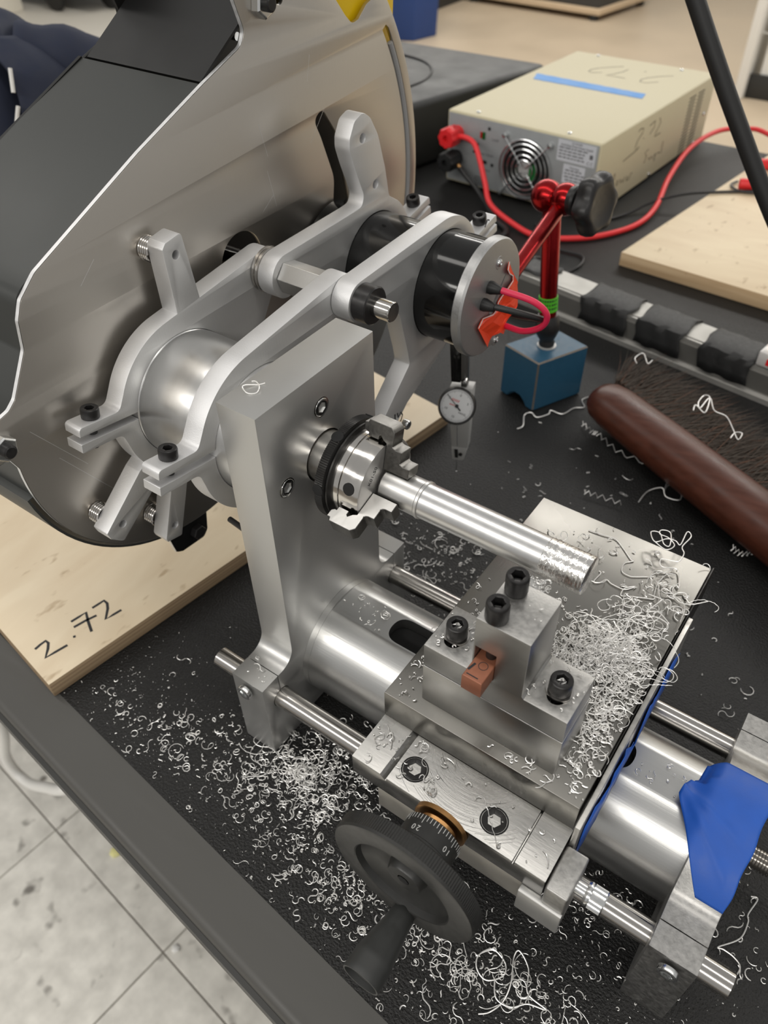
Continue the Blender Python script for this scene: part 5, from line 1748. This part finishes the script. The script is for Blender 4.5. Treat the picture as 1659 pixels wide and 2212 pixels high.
for row in range(3):
    for k in range(9):
        a0_ = radians(-62 + k * 14)
        a1_ = a0_ + radians(rr.uniform(6, 11))
        h0 = .0422 + row * .0040
        pts = []
        for a in (a0_, (a0_ + a1_) / 2, a1_):
            d = side * cos(a) + tan_ * sin(a)
            pts.append(top + ax * h0 + d * .00926)
        for i in range(2):
            tx.add([pts[i], pts[i + 1], pts[i + 1] + ax * .0018, pts[i] + ax * .0018], [(0, 1, 2, 3)])
build(tx, 'sticker_print', M['ink'], gs, smooth=0)
px_ = Vector((.90, .05, .43)).normalized()
px_ = (Vector((.93, -.15, .12))).normalized()
b1 = jt + Vector((-.006, 0, .0065))
b2_ = b1 + px_ * .0200
prof_b = lambda r: [(r * -cos(t), max(.0002, r * sin(t))) for t in [pi * i / 18 for i in range(19)]]
build(MB().lathe(prof_b(.0142), b1, px_, 36), 'clamp_ball', M['red_ano'], ms, smooth=60)
build(MB().lathe(prof_b(.0138), b2_, px_, 36), 'clamp_ball', M['red_ano'], ms, smooth=60)
mb = MB().lathe([(.0060, .0120), (.0110, .0125), (.0130, .0110), (.0131, .0070), (.0165, .0068), (.0166, .0088), (.0220, .0088), (.0221, .006)], b2_, px_, 36)
lab(build(mb, 'knob_bush', M['knob'], ms), 'black bush of the clamping knob')


def lobe6(i, t, r):
    return r * (1 + .085 * cos(6 * t)) if 1 <= i <= 5 else r


mb = MB().lathe([(.0215, .0100), (.0220, .0225), (.0250, .0245), (.0300, .0248), (.0345, .0238), (.0368, .0215), (.0372, .0170), (.0364, .0150), (.0366, .0005)], b2_, px_, 72, rf=lobe6)
lab(build(mb, 'clamping_knob', M['knob'], ms, smooth=50), 'black six-lobed clamping knob')
a0v = b2_ + Vector((-.003, -.006, -.006))
a1v = Vector((-.0080, .2780, .1700))
dv = (a1v - a0v)
mb = MB().lathe([(0, .0066), (.010, .0068), (dv.length - .01, .0058), (dv.length, .0050)], a0v, dv, 28)
lab(build(mb, 'arm', M['red_ano'], ms), 'red anodised arm reaching forward behind the motor')
mb = MB().lathe([(-.006, .006), (.0, .0075), (.008, .0075), (.010, .006)], a1v, dv, 24)
build(mb, 'end_clamp', M['knob'], ms, smooth=50)

# ------------------------------------------------------------------ dial test indicator
di = root('test_indicator', 'small dial test indicator hanging point down below the motor', 'dial indicator', (-.0150, .2650, .09))
# local frame: face normal towards -y and up, needle arm straight down
IC = Vector((-.0163, .2650, .0935))
fn = Vector((.38, -.80, .46)).normalized()
dn = Vector((.085, 0, -1.0)).normalized()
dn = (Vector((.06, .0, -1)) - fn * Vector((.06, 0, -1)).dot(fn) * 0).normalized()
sx = dn.cross(Vector((.30, -.95, 0))).normalized()
fy = sx.cross(dn).normalized() * -1
if fy.y > 0:
    fy = -fy


def ip(a, b, c):
    """a: sideways, b: down the stem, c: out of the front"""
    return IC + sx * a + dn * b + fy * c


if sx.x < 0:
    sx = -sx


def ibox(mb, pts8):
    return mb.add(pts8, [(0, 1, 2, 3), (7, 6, 5, 4), (0, 4, 5, 1), (1, 5, 6, 2), (2, 6, 7, 3), (3, 7, 4, 0)])


def taper(mb, b0, b1, wa0, wa1, wb0, wb1, c0, c1, d0, d1):
    return ibox(mb, [ip(wa0, b0, c0), ip(wa1, b0, c0), ip(wa1, b0, c1), ip(wa0, b0, c1), ip(wb0, b1, d0), ip(wb1, b1, d0), ip(wb1, b1, d1), ip(wb0, b1, d1)])


mb = MB()
taper(mb, -.016, .045, -.0070, .0125, -.0058, .0086, -.014, -.002, -.012, -.001)
taper(mb, .045, .0600, -.0058, .0086, -.0054, .0045, -.012, -.001, -.009, -.002)
lab(build(mb, 'stem_body', M['satin'], di, bevel=.0006), 'satin chrome stem')
mb = MB()
taper(mb, .022, .044, -.0008, -.0002, -.0008, -.0002, -.0019, -.0009, -.0019, -.0009)
build(mb, 'stem_rib', M['zinc'], di, smooth=0)
mb = MB()
taper(mb, .0475, .0570, -.0030, .0000, -.0028, .0000, -.0015, -.0005, -.0025, -.0012)
build(mb, 'pivot_window', M['hole'], di, smooth=0)
mb = MB().lathe([(0, .0017), (.0008, .0017), (.0009, .0010)], ip(.0024, .0525, -.0012), fy, 18)
build(mb, 'pivot_screw', M['black_oxide'], di)
mb = MB().lathe([(-.002, .0148), (.0005, .0158), (.0060, .0158), (.0075, .0150), (.0075, .0140), (.0058, .0138), (.0058, .0002)], IC, fn, 56)
bz = lab(build(mb, 'bezel', M['black_oxide'], di, smooth=40), 'black bezel')
mb = MB().lathe([(.0059, .0137), (.0061, .0137), (.0062, .0001)], IC, fn, 56)
df = lab(build(mb, 'dial_face', M['dial'], bz), 'white dial face')
fx = dn.cross(fn).normalized() * -1
fu = fn.cross(fx).normalized()
if fu.z < 0:
    fu = -fu
fx = fu.cross(fn)
tw = radians(-20)
dx_, dy_ = fx * cos(tw) + fu * sin(tw), fu * cos(tw) - fx * sin(tw)
fq = lambda a, b, c=.0063: IC + dx_ * a + dy_ * b + fn * c
tk = MB()
for k in range(60):
    a = 2 * pi * k / 60
    L0 = .0112 if k % 5 == 0 else .0120
    tk.ribbon([fq(L0 * cos(a), L0 * sin(a)), fq(.0131 * cos(a), .0131 * sin(a))], .00022, fn, .00003)
for txt, a in (('0', 90), ('5', 30), ('10', -30), ('15', -90), ('10', -150), ('5', 150)):
    tk.mesh(text_mesh(txt, .0028, fq(.0092 * cos(radians(a)), .0092 * sin(radians(a))), dx_, dy_, .00003))
tk.mesh(text_mesh('.0005', .0018, fq(.0048, -.0045), dx_, dy_, .00003))
build(tk, 'dial_print', M['ink'], df, smooth=0)
rdm = MB()
rr = random.Random(9)
for k in range(5):
    s = -.0060 + k * .0014
    rdm.ribbon([fq(s, .0030), fq(s + .0008, .0052)], .0006, fn, .00003)
for k in range(6):
    s = -.0060 + k * .0011
    rdm.ribbon([fq(s, -.0008), fq(s + .0003, .0004)], .0006, fn, .00003)
lab(build(rdm, 'red_print', M['red_ink'], df, smooth=0), 'small red print')
nd = MB().ribbon([fq(.0040, -.0024, .0068), fq(-.0108, .0066, .0068)], .0005, fn, .0001)
nd.lathe([(.0063, .0016), (.0072, .0014), (.0073, .0001)], IC, fn, 20)
nd.ribbon([fq(.0010, -.0006, .0068), fq(.0042, -.0026, .0068)], .0011, fn, .0001)
lab(build(nd, 'needle', M['ink'], df, smooth=20), 'black needle')
mb = MB().tube([ip(-.0015, .055, -.0025), ip(-.0018, .0735, -.0030)], .0005, 8)
mb.lathe(prof_b(.0010), ip(-.0018, .0740, -.0030), dn, 12)
build(mb, 'stylus', M['zinc'], di)
# dovetail clamp holding it
mb = MB()
taper(mb, -.062, -.020, -.0070, .0015, -.0060, .0020, -.012, -.003, -.012, -.003)
lab(build(mb, 'dovetail_clamp', M['motor'], di, bevel=.0006), 'glossy black dovetail clamp')
mb = MB()
taper(mb, -.062, -.016, .0020, .0075, .0022, .0072, -.013, -.004, -.012, -.003)
build(mb, 'dovetail_bar', mat('clamp_grey', (.09, .088, .085, 1), .5, .4), di, bevel=.0010)
mb = MB().lathe([(0, .0020), (.004, .0020), (.0055, .0012)], ip(.0060, -.0235, -.004), fy, 16)
build(mb, 'clamp_screw', M['zinc'], di)

# ------------------------------------------------------------------ bench brush
br = root('bench_brush', 'bench brush with a dark brown varnished wooden handle and black bristles', 'brush', (.15, .42, 0))
H0, H1 = Vector((.0480, .4360, .0300)), Vector((.3600, .2830, .0300))
hd = (H1 - H0).normalized()
hn = Vector((-hd.y, hd.x, 0))
pr2 = []
Lh = (H1 - H0).length


def bru(i, t, r):
    return r * (1.0 + .10 * cos(2 * t))


mb = MB().lathe([(-.0050, .002), (-.0042, .0090), (.0000, .0160), (.0080, .0200), (.0250, .0220), (.1000, .0232), (.2000, .0236), (Lh, .0236)], H0 + Vector((0, 0, -.004)), hd, 36, ref=hn, rf=bru)
lab(build(mb, 'handle', M['wood_brush'], br, smooth=60), 'dark varnished wooden back')
rr = random.Random(21)
bv, bf = [], []
tv_, tf = [], []
for k in range(6000):
    s = rr.randrange(int(Lh / .0062)) * .0062 + rr.gauss(0, .0008)
    row = rr.uniform(-.010, .012)
    base = H0 + hd * (s) + hn * (.016) + Vector((0, 0, row))
    Lb = rr.uniform(.052, .100)
    d = (hn + Vector((0, 0, rr.uniform(-.42, .10) - row * 5)) + hd * (rr.gauss(0, .24) - max(0, .03 - s) * 12)).normalized()
    p1 = base + d * Lb * .55
    d2_ = (d + Vector((0, 0, -.16)) + hd * rr.uniform(-.15, .15)).normalized()
    p2 = p1 + d2_ * Lb * .45
    if p2.z < .0010:
        p2.z = .0010 + rr.uniform(0, .002)
    if p1.z < .0010:
        p1.z = .0012
    w = .00033
    side_ = hd * w
    o_ = len(bv)
    upv = Vector((0, 0, w))
    bv += [base - side_, base + side_, base + upv * 1.5, p1 - side_, p1 + side_, p1 + upv * 1.5, p2]
    bf += [(o_, o_ + 1, o_ + 4, o_ + 3), (o_ + 1, o_ + 2, o_ + 5, o_ + 4), (o_ + 2, o_, o_ + 3, o_ + 5), (o_ + 3, o_ + 4, o_ + 6), (o_ + 4, o_ + 5, o_ + 6), (o_ + 5, o_ + 3, o_ + 6)]
mb = MB()
mb.v = [tuple(v) for v in bv]
mb.f = bf
mb.m = [1 if (i // 6) % 9 == 0 else 0 for i in range(len(bf))]
o = build(mb, 'bristles', [M['bristle'], M['bristle_tip']], br, smooth=0, recalc=False)
o['kind'] = 'stuff'
lab(o, 'rows of dark splayed bristles')

# ------------------------------------------------------------------ far background
bn = root('recycling_bin', 'blue plastic bin standing on the floor beyond the bench', 'bin', (-3.05, 4.85, FZ))
c0, c1 = Vector((-3.02, 4.60, 0)), Vector((-2.90, 4.90, 0))
vs0 = [Vector((-3.09, 4.62, FZ)), Vector((-2.99, 4.66, FZ)), Vector((-2.94, 4.86, FZ)), Vector((-3.55, 5.05, FZ)), Vector((-3.70, 4.75, FZ))]
cc = sum(vs0, Vector()) / len(vs0)
n = len(vs0)
mb = MB()
rim_ = [cc + (v - cc) * 1.10 + Vector((0, 0, .62)) for v in vs0]
inn = [cc + (v - cc) * 1.02 + Vector((0, 0, .62)) for v in vs0]
inb = [cc + (v - cc) * .93 + Vector((0, 0, .02)) for v in vs0]
mb.add(vs0 + rim_ + inn + inb, [(i, (i + 1) % n, n + (i + 1) % n, n + i) for i in range(n)] + [(n + i, n + (i + 1) % n, 2 * n + (i + 1) % n, 2 * n + i) for i in range(n)] +
       [(2 * n + i, 2 * n + (i + 1) % n, 3 * n + (i + 1) % n, 3 * n + i) for i in range(n)] + [tuple(range(n)), tuple(range(3 * n, 4 * n))])
build(mb, 'bin_body', M['bin'], bn, bevel=.012, seg=3)
mb = slab(MB(), [cc + (v - cc) * 1.13 for v in vs0], FZ + .60, FZ + .63)
kt = root('storage_cart', 'dark cabinet on a pale wooden base against the far floor', 'cabinet', (-2.6, 6.0, FZ))
K0, K1, K2 = Vector((-3.30, 5.82, 0)), Vector((-2.18, 5.74, 0)), Vector((-2.08, 6.40, 0))
q4 = [K0, K1, K2, K0 + K2 - K1]
mb = slab(MB(), q4, FZ + .035, FZ + .075)
lab(build(mb, 'base_board', M['pale_wood'], kt, bevel=.004), 'pale wooden base')
cq = sum(q4, Vector()) / 4
mb = slab(MB(), [cq + (v - cq) * .97 for v in q4], FZ + .075, FZ + .85)
build(mb, 'cabinet_body', M['cart'], kt, bevel=.01)
for v in q4:
    p = cq + (v - cq) * .9
    build(MB().lathe([(0, .03), (.02, .034), (.036, .03)], (p.x, p.y, FZ), (0, 0, 1), 16), 'caster', M['rubber'], kt)
# navy jacket in a heap on the bench
jr = root('navy_jacket', 'navy blue jacket heaped on the bench behind the guard at the left edge', 'jacket', (-.68, .25, 0))
jk = MB()
nu, nv_ = 72, 34
vs = []
for j in range(nv_ + 1):
    v = j / nv_
    zz = .303 * sin(v * pi / 2)
    rho = max(.02, cos(v * pi / 2)) ** .62
    for i in range(nu):
        a = 2 * pi * i / nu
        fold = 1 + rho * (.045 * sin(4 * a + 3 * v) + .03 * sin(9 * a - 5 * v) + .015 * sin(17 * a + 7 * v)) * (1 - .5 * v)
        y = .262 + .060 * v + .148 * rho * fold * sin(a)
        x = -.672 + .118 * rho * fold * cos(a)
        z = .0006 + zz - .016 * max(0, sin(a)) * sin(v * pi) + .004 * sin(6 * a + 9 * v) * sin(v * pi)
        vs.append((x, y, max(.0006, z)))
fs = [(j * nu + i, j * nu + (i + 1) % nu, (j + 1) * nu + (i + 1) % nu, (j + 1) * nu + i) for j in range(nv_) for i in range(nu)]
fs.append(tuple(range(nv_ * nu, nv_ * nu + nu)))
fs.append(tuple(reversed(range(nu))))
jk.add(vs, fs)
build(jk, 'jacket_body', M['navy'], jr, smooth=80)
slv = smooth_path([(-.620, .335, .262), (-.572, .395, .236), (-.556, .412, .175), (-.560, .405, .100), (-.565, .395, .042)], 10)
build(MB().tube(slv, [.030 + .010 * sin(pi * i / (len(slv) - 1)) + .002 * sin(i * 1.3) for i in range(len(slv))], 20), 'sleeve', M['navy'], jr, smooth=80)
flap = MB()
pts = smooth_path([(-.600, .290, .290), (-.560, .292, .262), (-.548, .283, .215), (-.545, .270, .160), (-.548, .262, .100)], 6)
vs = []
for i, p in enumerate(pts):
    t = i / (len(pts) - 1)
    vs += [p + Vector((0, -.004, 0)), p + Vector((.004, .035 + .05 * t, -.006)), p + Vector((-.012, .085 + .035 * t, -.022))]
flap.add(vs, [(3 * i + k, 3 * i + k + 1, 3 * i + k + 4, 3 * i + k + 3) for i in range(len(pts) - 1) for k in (0, 1)])
fo_ = build(flap, 'front_flap', M['navy'], jr, smooth=80)
sm = fo_.modifiers.new('th', 'SOLIDIFY')
sm.thickness = .004
for z0, z1 in ((.268, .248), (.236, .222)):
    build(MB().tube([(-.5560 + (.268 - z0) * .2, .2860 - (.268 - z0) * .25, z0), (-.552, .2840 - (.268 - z1) * .25, z1)], .0020, 8), 'white_stripe', M['white'], jr)
# things standing on the far left floor
mb = MB()
lw = root('floor_trolley', 'dark trolley with round wheels far back at the left', 'trolley', (-6.0, 4.1, FZ))
build(MB().box(-6.6, -5.7, 4.0, 4.6, FZ + .12, FZ + .5), 'deck', M['cart'], lw, bevel=.02)
for x, y in ((-5.75, 3.98), (-5.45, 4.25), (-6.5, 3.98), (-6.5, 4.55)):
    build(MB().lathe([(0, .03), (.01, .10), (.05, .10), (.06, .03)], (x, y - .03, FZ + .10), (0, 1, 0), 24), 'wheel', M['rubber'], lw)
build(MB().box(-5.70, -5.40, 4.05, 4.6, FZ + .12, FZ + .3), 'bracket', M['cart'], lw, bevel=.02)
mb = MB().box(-7.6, -5.98, 3.2, 3.85, FZ, FZ + 1.2)
cbn = tag(build(mb, 'cream_cabinet', mat('cream_laminate', (.66, .62, .53, 1), 0, .5, .04), None, bevel=.01), 'cream cabinet side far back in the left corner', 'cabinet')
mb = MB().tube(smooth_path([(-4.55, 3.62, FZ + .004), (-4.62, 3.75, FZ + .2), (-4.70, 3.9, FZ + .7), (-4.75, 4.0, FZ + 1.4)], 6), .012, 10)
tag(build(mb, 'thin_post', M['rubber'], None), 'thin black post far behind the belt guard', 'post')
# ------------------------------------------------------------------ swarf
CR = random.Random(42)
POST = []


def curl(mb, x, y, z, size, zmax=None):
    """one small curled chip lying at (x, y) on a surface of height z"""
    kind = CR.random()
    size *= math.exp(CR.gauss(-.18, .42))
    w = CR.uniform(.00015, .00036) * (1.3 if CR.random() < .25 else 1)
    if kind < .20:                                    # crumb
        n, R, turns, pitch = 3, size * .25, .25, 0
        w *= 1.5
    elif kind < .78:                                  # C or S shaped curl
        n, R, turns, pitch = 8, size * CR.uniform(.28, .8), CR.uniform(.22, .78), CR.uniform(0, .8)
    else:                                             # longer wavy string
        n, R, turns, pitch = 12, size * CR.uniform(.4, .7), CR.uniform(.8, 1.7), CR.uniform(.8, 3.5)
    a0 = CR.uniform(0, 2 * pi)
    tilt = CR.uniform(-1.0, 1.0) * (.9 if kind > .2 else .2)
    az = CR.uniform(0, 2 * pi)
    c, s = cos(az), sin(az)
    ct, st = cos(tilt), sin(tilt)
    flip = -1 if CR.random() < .5 else 1
    P = []
    px = py = 0
    sc = CR.random() < .3
    for i in range(n + 1):
        t = i / n
        a = a0 + flip * turns * 2 * pi * t
        u, v, q = R * cos(a), R * sin(a), pitch * R * t
        if sc and t > .5:                              # S: the second half turns the other way
            u, v = 2 * R * cos(a0 + flip * turns * pi) - R * cos(a0 + flip * turns * 2 * pi * (1 - t)), 2 * R * sin(a0 + flip * turns * pi) - R * sin(a0 + flip * turns * 2 * pi * (1 - t))
        # helix axis mostly in the plane
        uu, vv, ww = u * ct + q * st * .3 + q * .6, v, -u * st + q * .1
        P.append([x + uu * c - vv * s, y + uu * s + vv * c, ww])
    zm = min(p[2] for p in P)
    for p in P:
        p[2] = z + (p[2] - zm) * .8 + w * .8
    tri(mb, P, w)


def tri(mb, P, w):
    vs, fs = [], []
    n = len(P)
    for i, p in enumerate(P):
        q = P[min(i + 1, n - 1)]
        r = P[max(i - 1, 0)]
        dx, dy = q[0] - r[0], q[1] - r[1]
        L = hypot(dx, dy) or 1e-6
        nx, ny = -dy / L, dx / L
        k = w * (.6 if i in (0, n - 1) else 1)
        vs += [(p[0] + nx * k, p[1] + ny * k, p[2]), (p[0] - nx * k, p[1] - ny * k, p[2] + k * .5), (p[0], p[1], p[2] + k * 1.3)]
    for i in range(n - 1):
        a = 3 * i
        for k in range(3):
            j = (k + 1) % 3
            fs.append((a + k, a + j, a + 3 + j, a + 3 + k))
    mb.add(vs, fs)


def string(mb, x, y, z, length, zvar=.004, w=.00026):
    """long tangled string of swarf"""
    n = int(length / .0011)
    a = CR.uniform(0, 2 * pi)
    k = CR.uniform(-1, 1) * 220
    P = []
    h = 0
    for i in range(n):
        P.append([x, y, z + w + abs(h)])
        x += .0011 * cos(a)
        y += .0011 * sin(a)
        a += k * .0011
        k += CR.uniform(-75, 75)
        k = max(-480, min(480, k))
        h += CR.uniform(-.0005, .0005)
        h = max(-zvar, min(zvar, h * .97))
    tri(mb, P, w)


def named_curl(name, pts, w, label, group=None, k=6, wav=0):
    path = smooth_path(pts, k)
    if wav:
        out = []
        for i, p in enumerate(path):
            out.append(p + Vector((wav * .5 * sin(i * 2.1), wav * sin(i * 2.1 + 1), wav * (1 + cos(i * 2.1)))))
        path = out
    mb = MB().tube(path, w, 5)
    o = build(mb, name, M['chip'], None, smooth=60)
    return tag(o, label, 'chip', group)


def rim_ok(x, y):
    t = (x - E0.x) / (E1.x - E0.x)
    return y > E0.y + (E1.y - E0.y) * t + .002


def blocked(x, y):
    if -.001 < x < .0265 and -.031 < y < .127:
        return True
    if .272 < x < .298 and -.031 < y < .127:
        return True
    if -.060 < x < .020 and .40 < y < .485:
        return True
    # plywood board
    p = Vector((x, y, 0)) - A_
    c = u2.x * p.y - u2.y * p.x
    if c > -.002 and p.dot(u2) < .435:
        return True
    if x > .03 and abs((Vector((x, y, 0)) - Vector((.048, .436, 0))).dot(hn)) < .036:
        return True
    if x > .03 and (Vector((x, y, 0)) - Vector((.048, .436, 0))).dot(hn) > 0:
        return True
    return False


tb_chips = MB()
for cx_, cy_, sx_, sy_, n_, sz in ((.058, -.032, .028, .015, 360, .0042), (.075, -.012, .030, .016, 260, .0030), (.205, -.070, .048, .018, 480, .0036), (.020, -.058, .050, .017, 260, .0032), (-.07, -.068, .035, .012, 60, .0030),
                                   (.020, .178, .040, .022, 230, .0030), (.000, .200, .05, .03, 60, .0030), (.11, -.075, .04, .014, 260, .0028), (.315, .030, .022, .045, 70, .0036), (.245, -.002, .020, .014, 110, .0036),
                                   (.260, .190, .035, .045, 30, .0040), (.12, .30, .08, .07, 40, .0036), (.02, .34, .04, .05, 12, .0036)):
    i = 0
    tries = 0
    while i < n_ and tries < n_ * 6:
        tries += 1
        x, y = CR.gauss(cx_, sx_), CR.gauss(cy_, sy_)
        if not rim_ok(x, y) or blocked(x, y):
            continue
        curl(tb_chips, x, y, .0002, sz)
        i += 1
# fine glitter close to the front
for i in range(1500):
    x, y = CR.uniform(-.12, .34), CR.gauss(-.055, .030)
    if rim_ok(x, y) and not blocked(x, y):
        w = CR.uniform(.0001, .0003)
        tri(tb_chips, [[x, y, .0002], [x + CR.uniform(-.0009, .0009), y + CR.uniform(-.0009, .0009), .0004]], w)
for i in range(26):
    x, y = CR.gauss(.052, .015), CR.gauss(-.034, .008)
    if rim_ok(x, y) and not blocked(x, y):
        string(tb_chips, x, y, .0003, CR.uniform(.018, .045), .003)
for i in range(14):
    x, y = CR.gauss(.215, .03), CR.gauss(-.062, .010)
    if rim_ok(x, y) and not blocked(x, y):
        string(tb_chips, x, y, .0003, CR.uniform(.012, .030), .002)
for i in range(9):
    x, y = CR.gauss(.025, .02), CR.gauss(.170, .012)
    if not blocked(x, y):
        string(tb_chips, x, y, .0003, CR.uniform(.015, .035), .002)
o = build(tb_chips, 'table_swarf', M['chip'], None, smooth=0, recalc=False)
tag(o, 'loose aluminium chips and curls scattered over the black mat', 'swarf', kind='stuff')

ZC = .1416
cc_ = MB()


def on_slide(x, y):
    return .1145 < x < .2215 and -.0220 < y < .1535 and not (.130 < x < .2062 and -.0156 < y < .0152)


for cx_, cy_, sx_, sy_, n_, sz, hh in ((.190, .056, .010, .014, 520, .0036, .0060), (.203, .062, .008, .014, 330, .0042, .0050), (.178, .040, .010, .014, 420, .0030, .0070), (.1735, .028, .010, .008, 240, .0028, .0080),
                                       (.212, .038, .006, .016, 170, .0036, .0020), (.212, .012, .005, .016, 130, .0034, .0010), (.205, .095, .010, .018, 90, .0038, .0015), (.150, .050, .012, .018, 170, .0018, .0010),
                                       (.175, .135, .022, .012, 36, .0030, .0005), (.122, .010, .005, .018, 70, .0024, .0004), (.150, .022, .010, .005, 130, .0016, .0010), (.195, -.018, .012, .004, 16, .0030, .0003)):
    i = tries = 0
    while i < n_ and tries < n_ * 8:
        tries += 1
        x, y = CR.gauss(cx_, sx_), CR.gauss(cy_, sy_)
        if not on_slide(x, y):
            continue
        g_ = math.exp(-(((x - cx_) / sx_) ** 2 + ((y - cy_) / sy_) ** 2) / 2)
        curl(cc_, x, y, ZC + CR.random() * hh * g_, sz)
        i += 1
for i in range(64):
    x, y = CR.gauss(.197, .010), CR.gauss(.066, .020)
    if on_slide(x, y):
        string(cc_, x, y, ZC + CR.uniform(.001, .005), CR.uniform(.014, .040), .003, .00024)
for i in range(12):
    x, y = CR.gauss(.200, .008), CR.gauss(.115, .016)
    if on_slide(x, y):
        string(cc_, x, y, ZC + .0006, CR.uniform(.010, .030), .003, .00026)
o = build(cc_, 'slide_swarf', M['chip'], None, smooth=0, recalc=False)
tag(o, 'heap of tangled aluminium swarf on the cross slide behind the tool post', 'swarf', kind='stuff')
# chips on the saddle, the tool, the bed and the feet
sw = MB()
for i in range(34):
    curl(sw, CR.uniform(.116, .160), CR.uniform(-.050, -.026), .1210, .0030)
for i in range(16):
    curl(sw, CR.uniform(.160, .220), CR.uniform(-.050, -.026), .1210, .0026)
string(sw, .128, -.038, .1212, .016, .001)
string(sw, .215, -.040, .1212, .010, .001, .0003)
P = [[.1800 + t * .0016, -.0330 - t * .0016 + .0004 * sin(t * 2.4), .1212] for t in range(11)]
tri(sw, P, .0002)
o = build(sw, 'saddle_swarf', M['chip'], None, smooth=0, recalc=False)
tag(o, 'a few aluminium chips on the front ledge of the carriage', 'swarf', kind='stuff')
bs = MB()
for i in range(46):
    x = CR.choice([CR.uniform(.03, .068), CR.uniform(.232, .262), CR.uniform(.03, .11)])
    y = CR.uniform(.0375, .0575)
    if .066 < x < .128:
        continue
    curl(bs, x, y, zf + .0002, .0022)
for i in range(10):
    curl(bs, CR.uniform(.002, .024), CR.uniform(-.027, -.012), .0728, .0022)
o = build(bs, 'bed_swarf', M['chip'], None, smooth=0, recalc=False)
tag(o, 'few small chips on the flat of the bed tube', 'swarf', kind='stuff')
ps_ = MB()
for i in range(60):
    x, y = CR.choice([(CR.uniform(.132, .156), CR.uniform(-.013, .013)), (CR.uniform(.184, .204), CR.uniform(-.013, .013))])
    if min(hypot(x - .1411, y + .0012), hypot(x - .1946, y + .0012)) > .0068:
        curl(ps_, x, y, .1862, .0016)
for i in range(12):
    x, y = CR.uniform(.158, .181), CR.uniform(-.013, .013)
    if hypot(x - .1632, y - .0086) > .006 and hypot(x - .1637, y + .0094) > .006:
        curl(ps_, x, y, .2246, .0012)
o = build(ps_, 'post_swarf', M['chip'], None, smooth=0, recalc=False)
tag(o, 'fine chips dusted over the tool post', 'swarf', kind='stuff')
tg_ = MB()
for i in range(150):
    curl(tg_, CR.uniform(.1570, .1690), CR.uniform(.0285, .0370), .1980 + CR.random() * .0070, .0013)
o = build(tg_, 'tip_swarf', M['chip'], None, smooth=0, recalc=False)
tag(o, 'crumbly fine swarf packed on the tool tip below the bar', 'swarf', kind='stuff')

named_curl('swarf_curl', [(x, y, .2633 + .0003 * (i % 4)) for i, (x, y, z) in enumerate(D['hc'])], .00032, 'small looped curl lying on top of the headstock plate')
named_curl('swarf_curl', [(x, y, .1424 + .006 * (0 if i < 11 else min(1, (i - 10) / 8))) for i, (x, y, z) in enumerate(D['flower'])], .00036, 'big flower-like curl of swarf standing at the back corner of the cross slide')
named_curl('swarf_curl', [(x, y, .1420) for x, y, z in D['str2']], .00026, 'long thin string of swarf near the end of the bar')
named_curl('swarf_curl', [(x, y, .1420) for x, y, z in D['str3']], .00034, 'wavy ribbon of swarf in the middle of the cross slide')
named_curl('swarf_curl', [(x, y, .1425 + .0015 * (i % 3)) for i, (x, y, z) in enumerate(D['str4'])], .00034, 'tangled curl of swarf beside the wiper strip')
named_curl('swarf_curl', [(x, y, .0012) for x, y, z in D['tc1']], .00060, 'long kinked curl lying in front of the blue magnetic block')
named_curl('swarf_curl', [(.0413, .4160, .0010), (.0560, .4085, .0010), (.0640, .4075, .0010), (.0913, .3945, .0010), (.1303, .3943, .0010)], .00050, 'tightly coiled spiral chip between the brush and the cross slide', None, 9, .0020)
named_curl('swarf_curl', [(x, y, .0012 + .0012 * (i % 3)) for i, (x, y, z) in enumerate(D['tc4'])], .00060, 'knotted curl beyond the back edge of the cross slide')
named_curl('swarf_curl', [(.2175, .3304, .001), (.2263, .3269, .001), (.2350, .3350, .001), (.2441, .3423, .001), (.26, .345, .001)], .00048, 'coiled chip at the right edge beside the brush handle', None, 9, .0022)
named_curl('swarf_curl', [(.086, .3239, .001), (.1000, .3262, .001), (.1196, .3284, .001)], .00042, 'short coiled chip just behind the cross slide', None, 8, .0020)
named_curl('swarf_curl', [(x, y, .058 + .001 * (i % 3)) for i, (x, y, z) in enumerate(D['bc1'])], .00055, 'small loop of swarf caught in the bristles near the end of the brush')
named_curl('swarf_curl', [(x, y, .0545 + .0010 * (i % 2)) for i, (x, y, z) in enumerate(D['bc2'] + D['bc3'])], .00050, 'long loop of swarf caught across the bristles and the handle of the brush')
named_curl('swarf_curl', [(x, y, .0010) for x, y, z in D['tg1']], .00042, 'round ring of swarf on the mat below the handwheel')
named_curl('swarf_curl', [(x, y, .0012 + .0010 * (i % 2)) for i, (x, y, z) in enumerate(D['tg2'])], .00040, 'big tangled curl on the mat at the bottom edge')
named_curl('swarf_curl', [(x, y, .0010) for x, y, z in D['tc6']], .00040, 'long wavy curl on the mat right of the tail bracket')
